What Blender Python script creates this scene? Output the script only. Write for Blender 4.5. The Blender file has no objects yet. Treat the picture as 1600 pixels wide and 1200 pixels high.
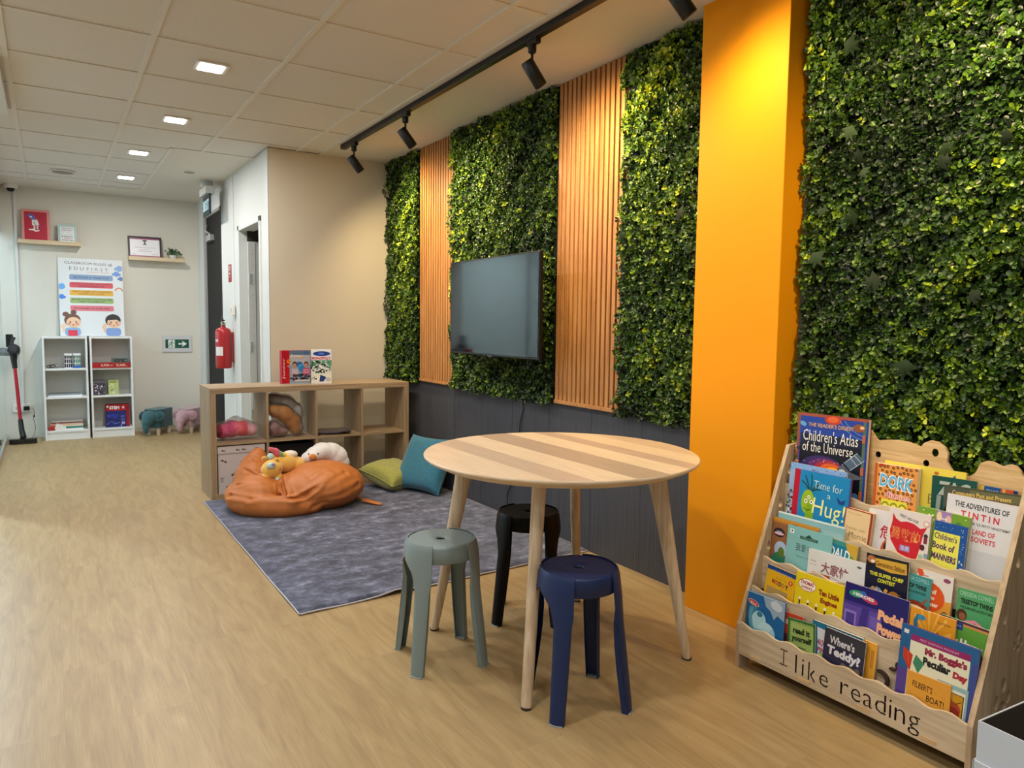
import bpy, bmesh, math, random
import numpy as np
from mathutils import Vector, Matrix

random.seed(7)
SC = bpy.context.scene
COL = SC.collection

# ------------------------------------------------------------------ camera
YAW, PITCH, ROLL, FPX = math.radians(32.414), math.radians(-4.673), math.radians(-0.6947), 1137.72
CAM_H = 1.221


def setup_camera():
    cy, sy = math.cos(YAW), math.sin(YAW)
    f = Vector((sy * math.cos(PITCH), cy * math.cos(PITCH), math.sin(PITCH)))
    r = Vector((cy, -sy, 0))
    d = f.cross(r)
    c, s = math.cos(ROLL), math.sin(ROLL)
    r2 = c * r + s * d
    d2 = -s * r + c * d
    m = Matrix(((r2.x, -d2.x, -f.x, 0), (r2.y, -d2.y, -f.y, 0), (r2.z, -d2.z, -f.z, CAM_H), (0, 0, 0, 1)))
    cam = bpy.data.cameras.new('camera')
    cam.sensor_width = 36
    cam.lens = 36 * FPX / 1600
    cam.clip_start = 0.02
    o = bpy.data.objects.new('camera', cam)
    o.matrix_world = m
    COL.objects.link(o)
    SC.camera = o


setup_camera()

# ------------------------------------------------------------------ world, exposure
w = bpy.data.worlds.new('world')
SC.world = w
w.use_nodes = True
w.node_tree.nodes['Background'].inputs[0].default_value = (0.9, 0.95, 1.0, 1)
w.node_tree.nodes['Background'].inputs[1].default_value = 0.15
SC.view_settings.view_transform = 'Standard'
SC.view_settings.look = 'None'
SC.view_settings.gamma = 1
SC.view_settings.use_curve_mapping = False
SC.view_settings.exposure = -0.06

CEIL = 2.535
DOWN_W = 16.5       # each recessed ceiling panel
DOWN_COL = (1.0, 0.965, 0.935)
NEXT_W = 62.0       # lamps of the room beyond the glass
NEXT_COL = (0.62, 0.82, 1.0)
SPOT_W = 74.0
SPOT_COL = (1.0, 0.75, 0.42)


def area(name, loc, size, power, color, rot=(0, 0, 0)):
    l = bpy.data.lights.new(name, 'AREA')
    l.shape = 'SQUARE'
    l.size = size
    l.energy = power
    l.color = color
    o = bpy.data.objects.new(name, l)
    o.location = loc
    o.rotation_euler = rot
    COL.objects.link(o)
    return o


DOWNLIGHTS = [(0.755, 4.142), (0.745, 5.335), (0.640, 6.527), (0.645, 7.717),
              (0.755, 2.95), (0.755, 1.75), (0.755, 0.55), (0.755, -0.65),
              (-0.75, 2.95), (-0.75, 1.75), (-0.75, 0.55), (-0.75, -0.65)]
for x, y in DOWNLIGHTS:
    area('downlight_lamp', (x, y, CEIL - 0.012), 0.11, DOWN_W * (1.0 if y > 3.5 else 0.93 if x > 0 and y > 1 else 0.52), DOWN_COL)
for x, y in [(-0.98, 8.1), (-0.98, 6.6), (-1.5, 7.3)]:
    area('next_room_lamp', (x, y, CEIL - 0.04), 0.3, NEXT_W, NEXT_COL)

# ------------------------------------------------------------------ colour and materials


def lin(h):
    h = h.lstrip('#')
    v = [int(h[i:i + 2], 16) / 255 for i in (0, 2, 4)]
    return tuple(c / 12.92 if c <= 0.04045 else ((c + 0.055) / 1.055) ** 2.4 for c in v)


_m = {}


def M(h, rough=0.5, metal=0.0, spec=0.5, bump=0.0, bscale=200.0, name=None, trans=0.0, alpha=1.0, sheen=0.0, coat=0.0,
      emit=0.0, var=0.0, vscale=5.0, ior=1.45):
    key = (h, rough, metal, spec, bump, bscale, trans, alpha, sheen, coat, emit, var, vscale)
    if key in _m:
        return _m[key]
    m = bpy.data.materials.new(name or 'paint_' + h.lstrip('#'))
    m.use_nodes = True
    nt = m.node_tree
    b = nt.nodes['Principled BSDF']
    c = lin(h) + (1,)
    b.inputs['Base Color'].default_value = c
    b.inputs['Roughness'].default_value = rough
    b.inputs['Metallic'].default_value = metal
    b.inputs['Specular IOR Level'].default_value = spec
    b.inputs['Transmission Weight'].default_value = trans
    b.inputs['IOR'].default_value = ior
    b.inputs['Alpha'].default_value = alpha
    b.inputs['Sheen Weight'].default_value = sheen
    b.inputs['Coat Weight'].default_value = coat
    if emit:
        b.inputs['Emission Color'].default_value = c
        b.inputs['Emission Strength'].default_value = emit
    if bump or var:
        tc = nt.nodes.new('ShaderNodeTexCoord')
    if bump:
        n = nt.nodes.new('ShaderNodeTexNoise')
        n.inputs['Scale'].default_value = bscale
        n.inputs['Detail'].default_value = 3
        nt.links.new(tc.outputs['Object'], n.inputs['Vector'])
        bp = nt.nodes.new('ShaderNodeBump')
        bp.inputs['Strength'].default_value = bump
        bp.inputs['Distance'].default_value = 0.002
        nt.links.new(n.outputs['Fac'], bp.inputs['Height'])
        nt.links.new(bp.outputs['Normal'], b.inputs['Normal'])
    if var:
        n = nt.nodes.new('ShaderNodeTexNoise')
        n.inputs['Scale'].default_value = vscale
        n.inputs['Detail'].default_value = 4
        nt.links.new(tc.outputs['Object'], n.inputs['Vector'])
        r = nt.nodes.new('ShaderNodeValToRGB')
        r.color_ramp.elements[0].position = 0.3
        r.color_ramp.elements[1].position = 0.7
        r.color_ramp.elements[0].color = tuple(x * (1 - var) for x in c[:3]) + (1,)
        r.color_ramp.elements[1].color = tuple(min(1, x * (1 + var)) for x in c[:3]) + (1,)
        nt.links.new(n.outputs['Fac'], r.inputs['Fac'])
        nt.links.new(r.outputs['Color'], b.inputs['Base Color'])
    _m[key] = m
    return m


def grain(name, cols, scale=(1, 1, 1), rough=0.5, detail=6, nscale=6.0, dist=0.6, bump=0.15, coat=0.0, rings=0.0, bdist=0.001):
    """Wood or brushed board: noise stretched along one axis, coloured by a ramp."""
    m = bpy.data.materials.new(name)
    m.use_nodes = True
    nt = m.node_tree
    b = nt.nodes['Principled BSDF']
    b.inputs['Roughness'].default_value = rough
    b.inputs['Coat Weight'].default_value = coat
    tc = nt.nodes.new('ShaderNodeTexCoord')
    mp = nt.nodes.new('ShaderNodeMapping')
    mp.inputs['Scale'].default_value = scale
    n = nt.nodes.new('ShaderNodeTexNoise')
    n.inputs['Scale'].default_value = nscale
    n.inputs['Detail'].default_value = detail
    n.inputs['Distortion'].default_value = dist
    nt.links.new(tc.outputs['Object'], mp.inputs['Vector'])
    nt.links.new(mp.outputs['Vector'], n.inputs['Vector'])
    fac = n.outputs['Fac']
    if rings:
        w_ = nt.nodes.new('ShaderNodeTexWave')
        w_.inputs['Scale'].default_value = rings
        w_.inputs['Distortion'].default_value = 6
        w_.inputs['Detail'].default_value = 2
        nt.links.new(mp.outputs['Vector'], w_.inputs['Vector'])
        mx = nt.nodes.new('ShaderNodeMix')
        mx.inputs[0].default_value = 0.4
        nt.links.new(n.outputs['Fac'], mx.inputs[2])
        nt.links.new(w_.outputs['Fac'], mx.inputs[3])
        fac = mx.outputs[0]
    r = nt.nodes.new('ShaderNodeValToRGB')
    els = r.color_ramp.elements
    k = len(cols)
    els[0].position = 0.3
    els[0].color = lin(cols[0]) + (1,)
    els[1].position = 0.7
    els[1].color = lin(cols[-1]) + (1,)
    for i in range(1, k - 1):
        e = els.new(0.3 + 0.4 * i / (k - 1))
        e.color = lin(cols[i]) + (1,)
    nt.links.new(fac, r.inputs['Fac'])
    nt.links.new(r.outputs['Color'], b.inputs['Base Color'])
    if bump:
        bp = nt.nodes.new('ShaderNodeBump')
        bp.inputs['Strength'].default_value = bump
        bp.inputs['Distance'].default_value = bdist
        nt.links.new(fac, bp.inputs['Height'])
        nt.links.new(bp.outputs['Normal'], b.inputs['Normal'])
    return m


def floor_material():
    m = bpy.data.materials.new('oak_vinyl_planks')
    m.use_nodes = True
    nt = m.node_tree
    L = nt.links.new
    N = nt.nodes.new
    b = nt.nodes['Principled BSDF']
    b.inputs['Roughness'].default_value = 0.42
    b.inputs['Specular IOR Level'].default_value = 0.4
    tc = N('ShaderNodeTexCoord')
    mp = N('ShaderNodeMapping')
    mp.inputs['Rotation'].default_value = (0, 0, math.pi / 2)
    L(tc.outputs['Object'], mp.inputs['Vector'])
    br = N('ShaderNodeTexBrick')
    br.offset = 0.37
    br.inputs['Scale'].default_value = 1.0
    br.inputs['Brick Width'].default_value = 1.22
    br.inputs['Row Height'].default_value = 0.18
    br.inputs['Mortar Size'].default_value = 0.0009
    br.inputs['Mortar Smooth'].default_value = 0.3
    br.inputs['Color1'].default_value = (0, 0, 0, 1)
    br.inputs['Color2'].default_value = (1, 1, 1, 1)
    br.inputs['Mortar'].default_value = (0.5, 0.5, 0.5, 1)
    L(mp.outputs['Vector'], br.inputs['Vector'])
    # grain, shifted per plank
    add = N('ShaderNodeVectorMath')
    add.operation = 'MULTIPLY_ADD'
    sc = N('ShaderNodeCombineXYZ')
    L(br.outputs['Color'], sc.inputs[0])
    L(br.outputs['Color'], sc.inputs[1])
    add.inputs[1].default_value = (7, 13, 0)
    L(sc.outputs[0], add.inputs[0])
    L(mp.outputs['Vector'], add.inputs[2])
    m2 = N('ShaderNodeMapping')
    m2.inputs['Scale'].default_value = (1.1, 8, 1)
    L(add.outputs[0], m2.inputs['Vector'])
    n1 = N('ShaderNodeTexNoise')
    n1.inputs['Scale'].default_value = 2.2
    n1.inputs['Detail'].default_value = 8
    n1.inputs['Distortion'].default_value = 1.4
    L(m2.outputs[0], n1.inputs['Vector'])
    m3 = N('ShaderNodeMapping')
    m3.inputs['Scale'].default_value = (2.4, 75, 1)
    L(add.outputs[0], m3.inputs['Vector'])
    n2 = N('ShaderNodeTexNoise')
    n2.inputs['Scale'].default_value = 3
    n2.inputs['Detail'].default_value = 4
    L(m3.outputs[0], n2.inputs['Vector'])
    r = N('ShaderNodeValToRGB')
    e = r.color_ramp.elements
    e[0].position, e[0].color = 0.25, lin('#99805a') + (1,)
    e[1].position, e[1].color = 0.78, lin('#b29a6f') + (1,)
    x = e.new(0.5)
    x.color = lin('#a78e63') + (1,)
    L(n1.outputs['Fac'], r.inputs['Fac'])
    mx = N('ShaderNodeMix')
    mx.data_type = 'RGBA'
    mx.blend_type = 'MULTIPLY'
    mx.inputs[0].default_value = 0.30
    r2 = N('ShaderNodeValToRGB')
    r2.color_ramp.elements[0].position = 0.35
    r2.color_ramp.elements[0].color = (0.62, 0.58, 0.52, 1)
    r2.color_ramp.elements[1].position = 0.6
    r2.color_ramp.elements[1].color = (1, 1, 1, 1)
    L(n2.outputs['Fac'], r2.inputs['Fac'])
    L(r.outputs['Color'], mx.inputs[6])
    L(r2.outputs['Color'], mx.inputs[7])
    # per-plank tint
    mx2 = N('ShaderNodeMix')
    mx2.data_type = 'RGBA'
    mx2.blend_type = 'MULTIPLY'
    mx2.inputs[0].default_value = 1.0
    r3 = N('ShaderNodeValToRGB')
    r3.color_ramp.elements[0].color = (0.945, 0.94, 0.935, 1)
    r3.color_ramp.elements[1].color = (1.0, 1.0, 1.0, 1)
    L(br.outputs['Color'], r3.inputs['Fac'])
    L(mx.outputs[2], mx2.inputs[6])
    L(r3.outputs['Color'], mx2.inputs[7])
    mx3 = N('ShaderNodeMix')
    mx3.data_type = 'RGBA'
    mx3.inputs[7].default_value = lin('#8a6b42') + (1,)
    ml = N('ShaderNodeMath')
    ml.operation = 'MULTIPLY'
    ml.inputs[1].default_value = 0.35
    L(br.outputs['Fac'], ml.inputs[0])
    L(ml.outputs[0], mx3.inputs[0])
    L(mx2.outputs[2], mx3.inputs[6])
    L(mx3.outputs[2], b.inputs['Base Color'])
    bp = N('ShaderNodeBump')
    bp.inputs['Strength'].default_value = 0.12
    bp.inputs['Distance'].default_value = 0.001
    L(n2.outputs['Fac'], bp.inputs['Height'])
    L(bp.outputs[0], b.inputs['Normal'])
    return m


def rug_material():
    m = bpy.data.materials.new('mottled_grey_blue_rug')
    m.use_nodes = True
    nt = m.node_tree
    L = nt.links.new
    N = nt.nodes.new
    b = nt.nodes['Principled BSDF']
    b.inputs['Roughness'].default_value = 0.95
    b.inputs['Sheen Weight'].default_value = 0.2
    tc = N('ShaderNodeTexCoord')
    mp = N('ShaderNodeMapping')
    mp.inputs['Scale'].default_value = (1.15, 1.5, 1)
    L(tc.outputs['Object'], mp.inputs['Vector'])
    n1 = N('ShaderNodeTexNoise')
    n1.inputs['Scale'].default_value = 8
    n1.inputs['Detail'].default_value = 15
    n1.inputs['Roughness'].default_value = 0.8
    L(mp.outputs[0], n1.inputs['Vector'])
    r = N('ShaderNodeValToRGB')
    e = r.color_ramp.elements
    e[0].position, e[0].color = 0.38, lin('#2a2b38') + (1,)
    e[1].position, e[1].color = 0.64, lin('#8e93aa') + (1,)
    x = e.new(0.47)
    x.color = lin('#424558') + (1,)
    x = e.new(0.56)
    x.color = lin('#606479') + (1,)
    L(n1.outputs['Fac'], r.inputs['Fac'])
    L(r.outputs['Color'], b.inputs['Base Color'])
    n2 = N('ShaderNodeTexNoise')
    n2.inputs['Scale'].default_value = 260
    L(tc.outputs['Object'], n2.inputs['Vector'])
    bp = N('ShaderNodeBump')
    bp.inputs['Strength'].default_value = 0.4
    bp.inputs['Distance'].default_value = 0.003
    L(n2.outputs['Fac'], bp.inputs['Height'])
    L(bp.outputs[0], b.inputs['Normal'])
    return m


def leaf_material(name, cols):
    m = bpy.data.materials.new(name)
    m.use_nodes = True
    nt = m.node_tree
    L = nt.links.new
    N = nt.nodes.new
    b = nt.nodes['Principled BSDF']
    b.inputs['Roughness'].default_value = 0.42
    b.inputs['Specular IOR Level'].default_value = 0.45
    at = N('ShaderNodeAttribute')
    at.attribute_name = 'tone'
    r = N('ShaderNodeValToRGB')
    e = r.color_ramp.elements
    e[0].position, e[0].color = 0.0, lin(cols[0]) + (1,)
    e[1].position, e[1].color = 1.0, lin(cols[-1]) + (1,)
    for i in range(1, len(cols) - 1):
        x = e.new(i / (len(cols) - 1))
        x.color = lin(cols[i]) + (1,)
    L(at.outputs['Fac'], r.inputs['Fac'])
    L(r.outputs['Color'], b.inputs['Base Color'])
    return m


def table_material():
    """Staves running across the round top, alternating pale and darker."""
    m = bpy.data.materials.new('ash_stave_veneer')
    m.use_nodes = True
    nt = m.node_tree
    L = nt.links.new
    N = nt.nodes.new
    b = nt.nodes['Principled BSDF']
    b.inputs['Roughness'].default_value = 0.38
    tc = N('ShaderNodeTexCoord')
    mp = N('ShaderNodeMapping')
    L(tc.outputs['Object'], mp.inputs['Vector'])
    sp = N('ShaderNodeSeparateXYZ')
    L(mp.outputs[0], sp.inputs[0])
    # stave tone from the position across the grain
    r = N('ShaderNodeValToRGB')
    r.color_ramp.interpolation = 'CONSTANT'
    mr = N('ShaderNodeMapRange')
    mr.inputs[1].default_value = 1.07
    mr.inputs[2].default_value = 2.11
    L(sp.outputs[0], mr.inputs[0])
    L(mr.outputs[0], r.inputs['Fac'])
    tones = [(0.0, '#dcc3a2'), (0.20, '#c4ab90'), (0.305, '#e0c8a6'), (0.43, '#b59d82'), (0.567, '#e0c8a4'), (0.68, '#bda388'),
             (0.76, '#dac19c'), (0.87, '#c9b08e')]
    e = r.color_ramp.elements
    e[0].position, e[0].color = 0, lin(tones[0][1]) + (1,)
    e[1].position, e[1].color = tones[-1][0], lin(tones[-1][1]) + (1,)
    for p, c in tones[1:-1]:
        x = e.new(p)
        x.color = lin(c) + (1,)
    m3 = N('ShaderNodeMapping')
    m3.inputs['Scale'].default_value = (90, 2.5, 2)
    L(mp.outputs[0], m3.inputs['Vector'])
    n = N('ShaderNodeTexNoise')
    n.inputs['Scale'].default_value = 2
    n.inputs['Detail'].default_value = 5
    n.inputs['Distortion'].default_value = 0.4
    L(m3.outputs[0], n.inputs['Vector'])
    r2 = N('ShaderNodeValToRGB')
    r2.color_ramp.elements[0].position = 0.3
    r2.color_ramp.elements[0].color = (0.80, 0.76, 0.72, 1)
    r2.color_ramp.elements[1].position = 0.62
    r2.color_ramp.elements[1].color = (1.04, 1.04, 1.04, 1)
    L(n.outputs['Fac'], r2.inputs['Fac'])
    mx = N('ShaderNodeMix')
    mx.data_type = 'RGBA'
    mx.blend_type = 'MULTIPLY'
    mx.inputs[0].default_value = 0.8
    L(r.outputs['Color'], mx.inputs[6])
    L(r2.outputs['Color'], mx.inputs[7])
    L(mx.outputs[2], b.inputs['Base Color'])
    return m


# ------------------------------------------------------------------ mesh building
class MB:
    def __init__(s):
        s.v, s.f, s.mi, s.sm, s.mats = [], [], [], [], []

    def idx(s, m):
        if m not in s.mats:
            s.mats.append(m)
        return s.mats.index(m)

    def add(s, vs, fs, m, smooth=False, X=None):
        o = len(s.v)
        if X is not None:
            vs = [X @ Vector(v) for v in vs]
        s.v += [tuple(v) for v in vs]
        i = s.idx(m)
        for f in fs:
            s.f.append([o + k for k in f])
            s.mi.append(i)
            s.sm.append(smooth)
        return s

    def box(s, x0, x1, y0, y1, z0, z1, m, X=None):
        vs = [(x, y, z) for x in (x0, x1) for y in (y0, y1) for z in (z0, z1)]
        fs = [(0, 1, 3, 2), (4, 6, 7, 5), (0, 4, 5, 1), (2, 3, 7, 6), (0, 2, 6, 4), (1, 5, 7, 3)]
        return s.add(vs, fs, m, X=X)

    def lathe(s, prof, m, seg=32, X=None, cap0=True, cap1=True, smooth=True):
        vs = []
        for r, z in prof:
            for k in range(seg):
                a = 2 * math.pi * k / seg
                vs.append((r * math.cos(a), r * math.sin(a), z))
        fs = []
        for i in range(len(prof) - 1):
            for k in range(seg):
                k2 = (k + 1) % seg
                fs.append((i * seg + k, i * seg + k2, (i + 1) * seg + k2, (i + 1) * seg + k))
        s.add(vs, fs, m, smooth, X)
        if cap0:
            s.add(vs[:seg], [tuple(reversed(range(seg)))], m, False, X)
        if cap1:
            s.add(vs[-seg:], [tuple(range(seg))], m, False, X)
        return s

    def tube(s, pts, rad, m, seg=10, cap=True, flat=1.0, up=None):
        pts = [Vector(p) for p in pts]
        if not isinstance(rad, (list, tuple)):
            rad = [rad] * len(pts)
        vs, fs = [], []
        up0 = Vector(up) if up else None
        prev = None
        for i, p in enumerate(pts):
            t = (pts[min(i + 1, len(pts) - 1)] - pts[max(i - 1, 0)]).normalized()
            if up0 is not None:
                a = up0.cross(t).normalized()
            elif prev is None:
                a = t.cross(Vector((0, 0, 1)) if abs(t.z) < 0.9 else Vector((1, 0, 0))).normalized()
            else:
                a = (prev - t * prev.dot(t)).normalized()
            prev = a
            b = t.cross(a)
            for k in range(seg):
                an = 2 * math.pi * k / seg
                fl_ = flat[i] if isinstance(flat, (list, tuple)) else flat
                vs.append(p + (a * math.cos(an) + b * math.sin(an) * fl_) * rad[i])
        n = len(pts)
        for i in range(n - 1):
            for k in range(seg):
                k2 = (k + 1) % seg
                fs.append((i * seg + k, i * seg + k2, (i + 1) * seg + k2, (i + 1) * seg + k))
        s.add(vs, fs, m, True)
        if cap:
            s.add(vs[:seg], [tuple(reversed(range(seg)))], m)
            s.add(vs[-seg:], [tuple(range(seg))], m)
        return s

    def prism(s, out, d0, d1, m, X=None, smooth_side=False):
        """Outline (list of 2-D points, counter-clockwise) extruded from d0 to d1 along the third axis; X places it."""
        n = len(out)
        a = [(p[0], p[1], d0) for p in out]
        b = [(p[0], p[1], d1) for p in out]
        s.add(a, [tuple(reversed(range(n)))], m, False, X)
        s.add(b, [tuple(range(n))], m, False, X)
        s.add(a + b, [(i, (i + 1) % n, n + (i + 1) % n, n + i) for i in range(n)], m, smooth_side, X)
        return s

    def ball(s, c, r, m, seg=16, X=None):
        if not isinstance(r, (list, tuple)):
            r = (r, r, r)
        rings = seg // 2
        vs = [(c[0], c[1], c[2] + r[2])]
        for i in range(1, rings):
            p = math.pi * i / rings
            for k in range(seg):
                a = 2 * math.pi * k / seg
                vs.append((c[0] + r[0] * math.sin(p) * math.cos(a), c[1] + r[1] * math.sin(p) * math.sin(a), c[2] + r[2] * math.cos(p)))
        vs.append((c[0], c[1], c[2] - r[2]))
        fs = [(0, 1 + k, 1 + (k + 1) % seg) for k in range(seg)]
        for i in range(rings - 2):
            for k in range(seg):
                a, b = 1 + i * seg + k, 1 + i * seg + (k + 1) % seg
                fs.append((a, a + seg, b + seg, b))
        e = len(vs) - 1
        fs += [(e, 1 + (rings - 2) * seg + (k + 1) % seg, 1 + (rings - 2) * seg + k) for k in range(seg)]
        return s.add(vs, fs, m, True, X)

    def build(s, name, parent=None, bevel=0.0, seg=2, fix=True, auto=None):
        me = bpy.data.meshes.new(name)
        me.from_pydata(s.v, [], s.f)
        for m in s.mats:
            me.materials.append(m)
        me.polygons.foreach_set('material_index', s.mi)
        me.polygons.foreach_set('use_smooth', s.sm)
        if fix:
            b = bmesh.new()
            b.from_mesh(me)
            bmesh.ops.recalc_face_normals(b, faces=b.faces)
            b.to_mesh(me)
            b.free()
        me.update()
        o = bpy.data.objects.new(name, me)
        COL.objects.link(o)
        if bevel:
            bv = o.modifiers.new('bevel', 'BEVEL')
            bv.width = bevel
            bv.segments = seg
            bv.limit_method = 'ANGLE'
            bv.angle_limit = math.radians(40)
            bv.harden_normals = False
        if auto:
            me.polygons.foreach_set('use_smooth', [True] * len(me.polygons))
            me.set_sharp_from_angle(angle=math.radians(auto))
        if parent:
            put(o, parent)
        return o


def put(o, parent):
    o.parent = parent
    # the things' Empties only shift; their parts sit at the world's own coordinates
    o.matrix_parent_inverse = Matrix.Translation(parent.location).inverted() if parent.type == 'EMPTY' else Matrix.Identity(4)


def tag(o, label, cat, group=None, kind=None):
    o['label'] = label
    if cat:
        o['category'] = cat
    if group:
        o['group'] = group
    if kind:
        o['kind'] = kind
    return o


def thing(name, loc, label, cat, group=None):
    o = bpy.data.objects.new(name, None)
    o.empty_display_size = 0.05
    o.location = loc
    COL.objects.link(o)
    return tag(o, label, cat, group)


def struct(mb, name, **k):
    o = mb.build(name, **k)
    o['kind'] = 'structure'
    return o


def T(x=0, y=0, z=0):
    return Matrix.Translation((x, y, z))


def RZ(d):
    return Matrix.Rotation(math.radians(d), 4, 'Z')


def RX(d):
    return Matrix.Rotation(math.radians(d), 4, 'X')


def RY(d):
    return Matrix.Rotation(math.radians(d), 4, 'Y')


def frame(o, u, v):
    """Matrix whose x runs along u, y along v, z along their cross product, at o."""
    u = Vector(u).normalized()
    v = Vector(v).normalized()
    n = u.cross(v).normalized()
    v = n.cross(u)
    o = Vector(o)
    return Matrix(((u.x, v.x, n.x, o.x), (u.y, v.y, n.y, o.y), (u.z, v.z, n.z, o.z), (0, 0, 0, 1)))


# soft shapes: ellipsoids fused by a voxel remesh
def fuse(parts, voxel, smooth=4, mat=None):
    """parts: (centre, radii, rotation matrix or None). Returns (verts array, faces) of one closed skin."""
    mb = MB()
    dm = mat or M('#888888')
    for c, r, R in parts:
        X = T(*c) @ (R.to_4x4() if R is not None else Matrix.Identity(4))
        mb.ball((0, 0, 0), r, dm, 24, X)
    o = mb.build('soft')
    md = o.modifiers.new('r', 'REMESH')
    md.mode = 'VOXEL'
    md.voxel_size = voxel
    ms = o.modifiers.new('s', 'SMOOTH')
    ms.iterations = smooth
    ms.factor = 0.6
    dg = bpy.context.evaluated_depsgraph_get()
    dg.update()
    me = bpy.data.meshes.new_from_object(o.evaluated_get(dg))
    vs = np.empty(len(me.vertices) * 3)
    me.vertices.foreach_get('co', vs)
    fs = [tuple(p.vertices) for p in me.polygons]
    bpy.data.objects.remove(o)
    bpy.data.meshes.remove(me)
    return vs.reshape(-1, 3), fs


def vnoise(P, scale, seed=0):
    """cheap smooth 3-D noise in [-1, 1]"""
    rs = np.random.RandomState(seed)
    out = np.zeros(len(P))
    for k in range(6):
        d = rs.normal(size=3)
        d /= np.linalg.norm(d)
        out += np.sin((P @ d) * scale * rs.uniform(0.7, 1.6) + rs.uniform(0, 6.28))
    return out / 3.0


def rr(x0, y0, x1, y1, r, n=5):
    """rounded rectangle outline"""
    r = min(r, abs(x1 - x0) / 2.001, abs(y1 - y0) / 2.001)
    o = []
    for cx, cy, a0 in ((x1 - r, y1 - r, 0), (x0 + r, y1 - r, 90), (x0 + r, y0 + r, 180), (x1 - r, y0 + r, 270)):
        for k in range(n + 1):
            a = math.radians(a0 + 90 * k / n)
            o.append((cx + r * math.cos(a), cy + r * math.sin(a)))
    return o


# ------------------------------------------------------------------ printed matter: flat inks laid on a surface
_tc = {}


def textmesh(s, bold=0.0):
    k = (s, bold)
    if k in _tc:
        return _tc[k]
    c = bpy.data.curves.new('t', 'FONT')
    c.body = s
    c.resolution_u = 2
    c.offset = bold
    c.align_x = 'LEFT'
    o = bpy.data.objects.new('t', c)
    COL.objects.link(o)
    dg = bpy.context.evaluated_depsgraph_get()
    dg.update()
    me = bpy.data.meshes.new_from_object(o.evaluated_get(dg))
    vs = [tuple(v.co) for v in me.vertices]
    fs = [tuple(p.vertices) for p in me.polygons]
    bpy.data.objects.remove(o)
    bpy.data.curves.remove(c)
    bpy.data.meshes.remove(me)
    if not vs:
        vs, fs = [(0, 0, 0)], []
    xs = [v[0] for v in vs]
    ys = [v[1] for v in vs]
    _tc[k] = (vs, fs, min(xs), max(xs), min(ys), max(ys))
    return _tc[k]


class Ink:
    """Draws on a sheet of width w, height h; x to the right, y downwards, both in units of the width."""

    def __init__(s, mb, X, w, h, rough=0.35):
        s.mb, s.X, s.w, s.h, s.k, s.rough = mb, X, w, h, 1, rough

    def _m(s, c):
        return M(c, s.rough)

    def _p(s, pts, c, ordered=True):
        z = 0.00005 * s.k + 0.0001
        s.k += 1
        vs = [(p[0] * s.w, s.h - p[1] * s.w, z) for p in pts]
        s.mb.add(vs, [tuple(range(len(vs)))], s._m(c), False, s.X)

    def poly(s, pts, c):
        s._p(pts, c)
        return s

    def rect(s, x0, y0, x1, y1, c, r=0):
        s._p(rr(x0, y0, x1, y1, r) if r else [(x0, y0), (x1, y0), (x1, y1), (x0, y1)], c)
        return s

    def oval(s, cx, cy, rx, ry, c, rot=0, n=20):
        a = math.radians(rot)
        pts = []
        for k in range(n):
            t = 2 * math.pi * k / n
            x, y = rx * math.cos(t), ry * math.sin(t)
            pts.append((cx + x * math.cos(a) - y * math.sin(a), cy + x * math.sin(a) + y * math.cos(a)))
        s._p(pts, c)
        return s

    def line(s, pts, wd, c):
        z = 0.00005 * s.k + 0.0001
        s.k += 1
        vs, fs = [], []
        n = len(pts)
        for i in range(n):
            a, b = pts[max(i - 1, 0)], pts[min(i + 1, n - 1)]
            dx, dy = b[0] - a[0], b[1] - a[1]
            l = math.hypot(dx, dy) or 1
            nx, ny = -dy / l * wd / 2, dx / l * wd / 2
            for sg in (1, -1):
                vs.append(((pts[i][0] + sg * nx) * s.w, s.h - (pts[i][1] + sg * ny) * s.w, z))
        for i in range(n - 1):
            fs.append((2 * i, 2 * i + 1, 2 * i + 3, 2 * i + 2))
        s.mb.add(vs, fs, s._m(c), False, s.X)
        return s

    def text(s, t, x, y, w, h, c, bold=0.0, rot=0):
        """t set in the box with its left at x, its top at y, w wide, h high"""
        vs, fs, x0, x1, y0, y1 = textmesh(t, bold)
        z = 0.00005 * s.k + 0.00015
        s.k += 1
        sx, sy = w / max(1e-6, x1 - x0), h / max(1e-6, y1 - y0)
        a = math.radians(rot)
        out = []
        for v in vs:
            px, py = (v[0] - x0) * sx, (y1 - v[1]) * sy
            px, py = px * math.cos(a) - py * math.sin(a), px * math.sin(a) + py * math.cos(a)
            out.append(((x + px) * s.w, s.h - (y + py) * s.w, z))
        s.mb.add(out, fs, s._m(c), False, s.X)
        return s

    def sparks(s, n, x0, y0, x1, y1, r0, r1, cols, seed=1):
        rd = random.Random(seed)
        for _ in range(n):
            s.oval(rd.uniform(x0, x1), rd.uniform(y0, y1), rd.uniform(r0, r1), rd.uniform(r0, r1), rd.choice(cols), rd.uniform(0, 180), 8)
            s.k -= 1
        s.k += 1
        return s

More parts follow.
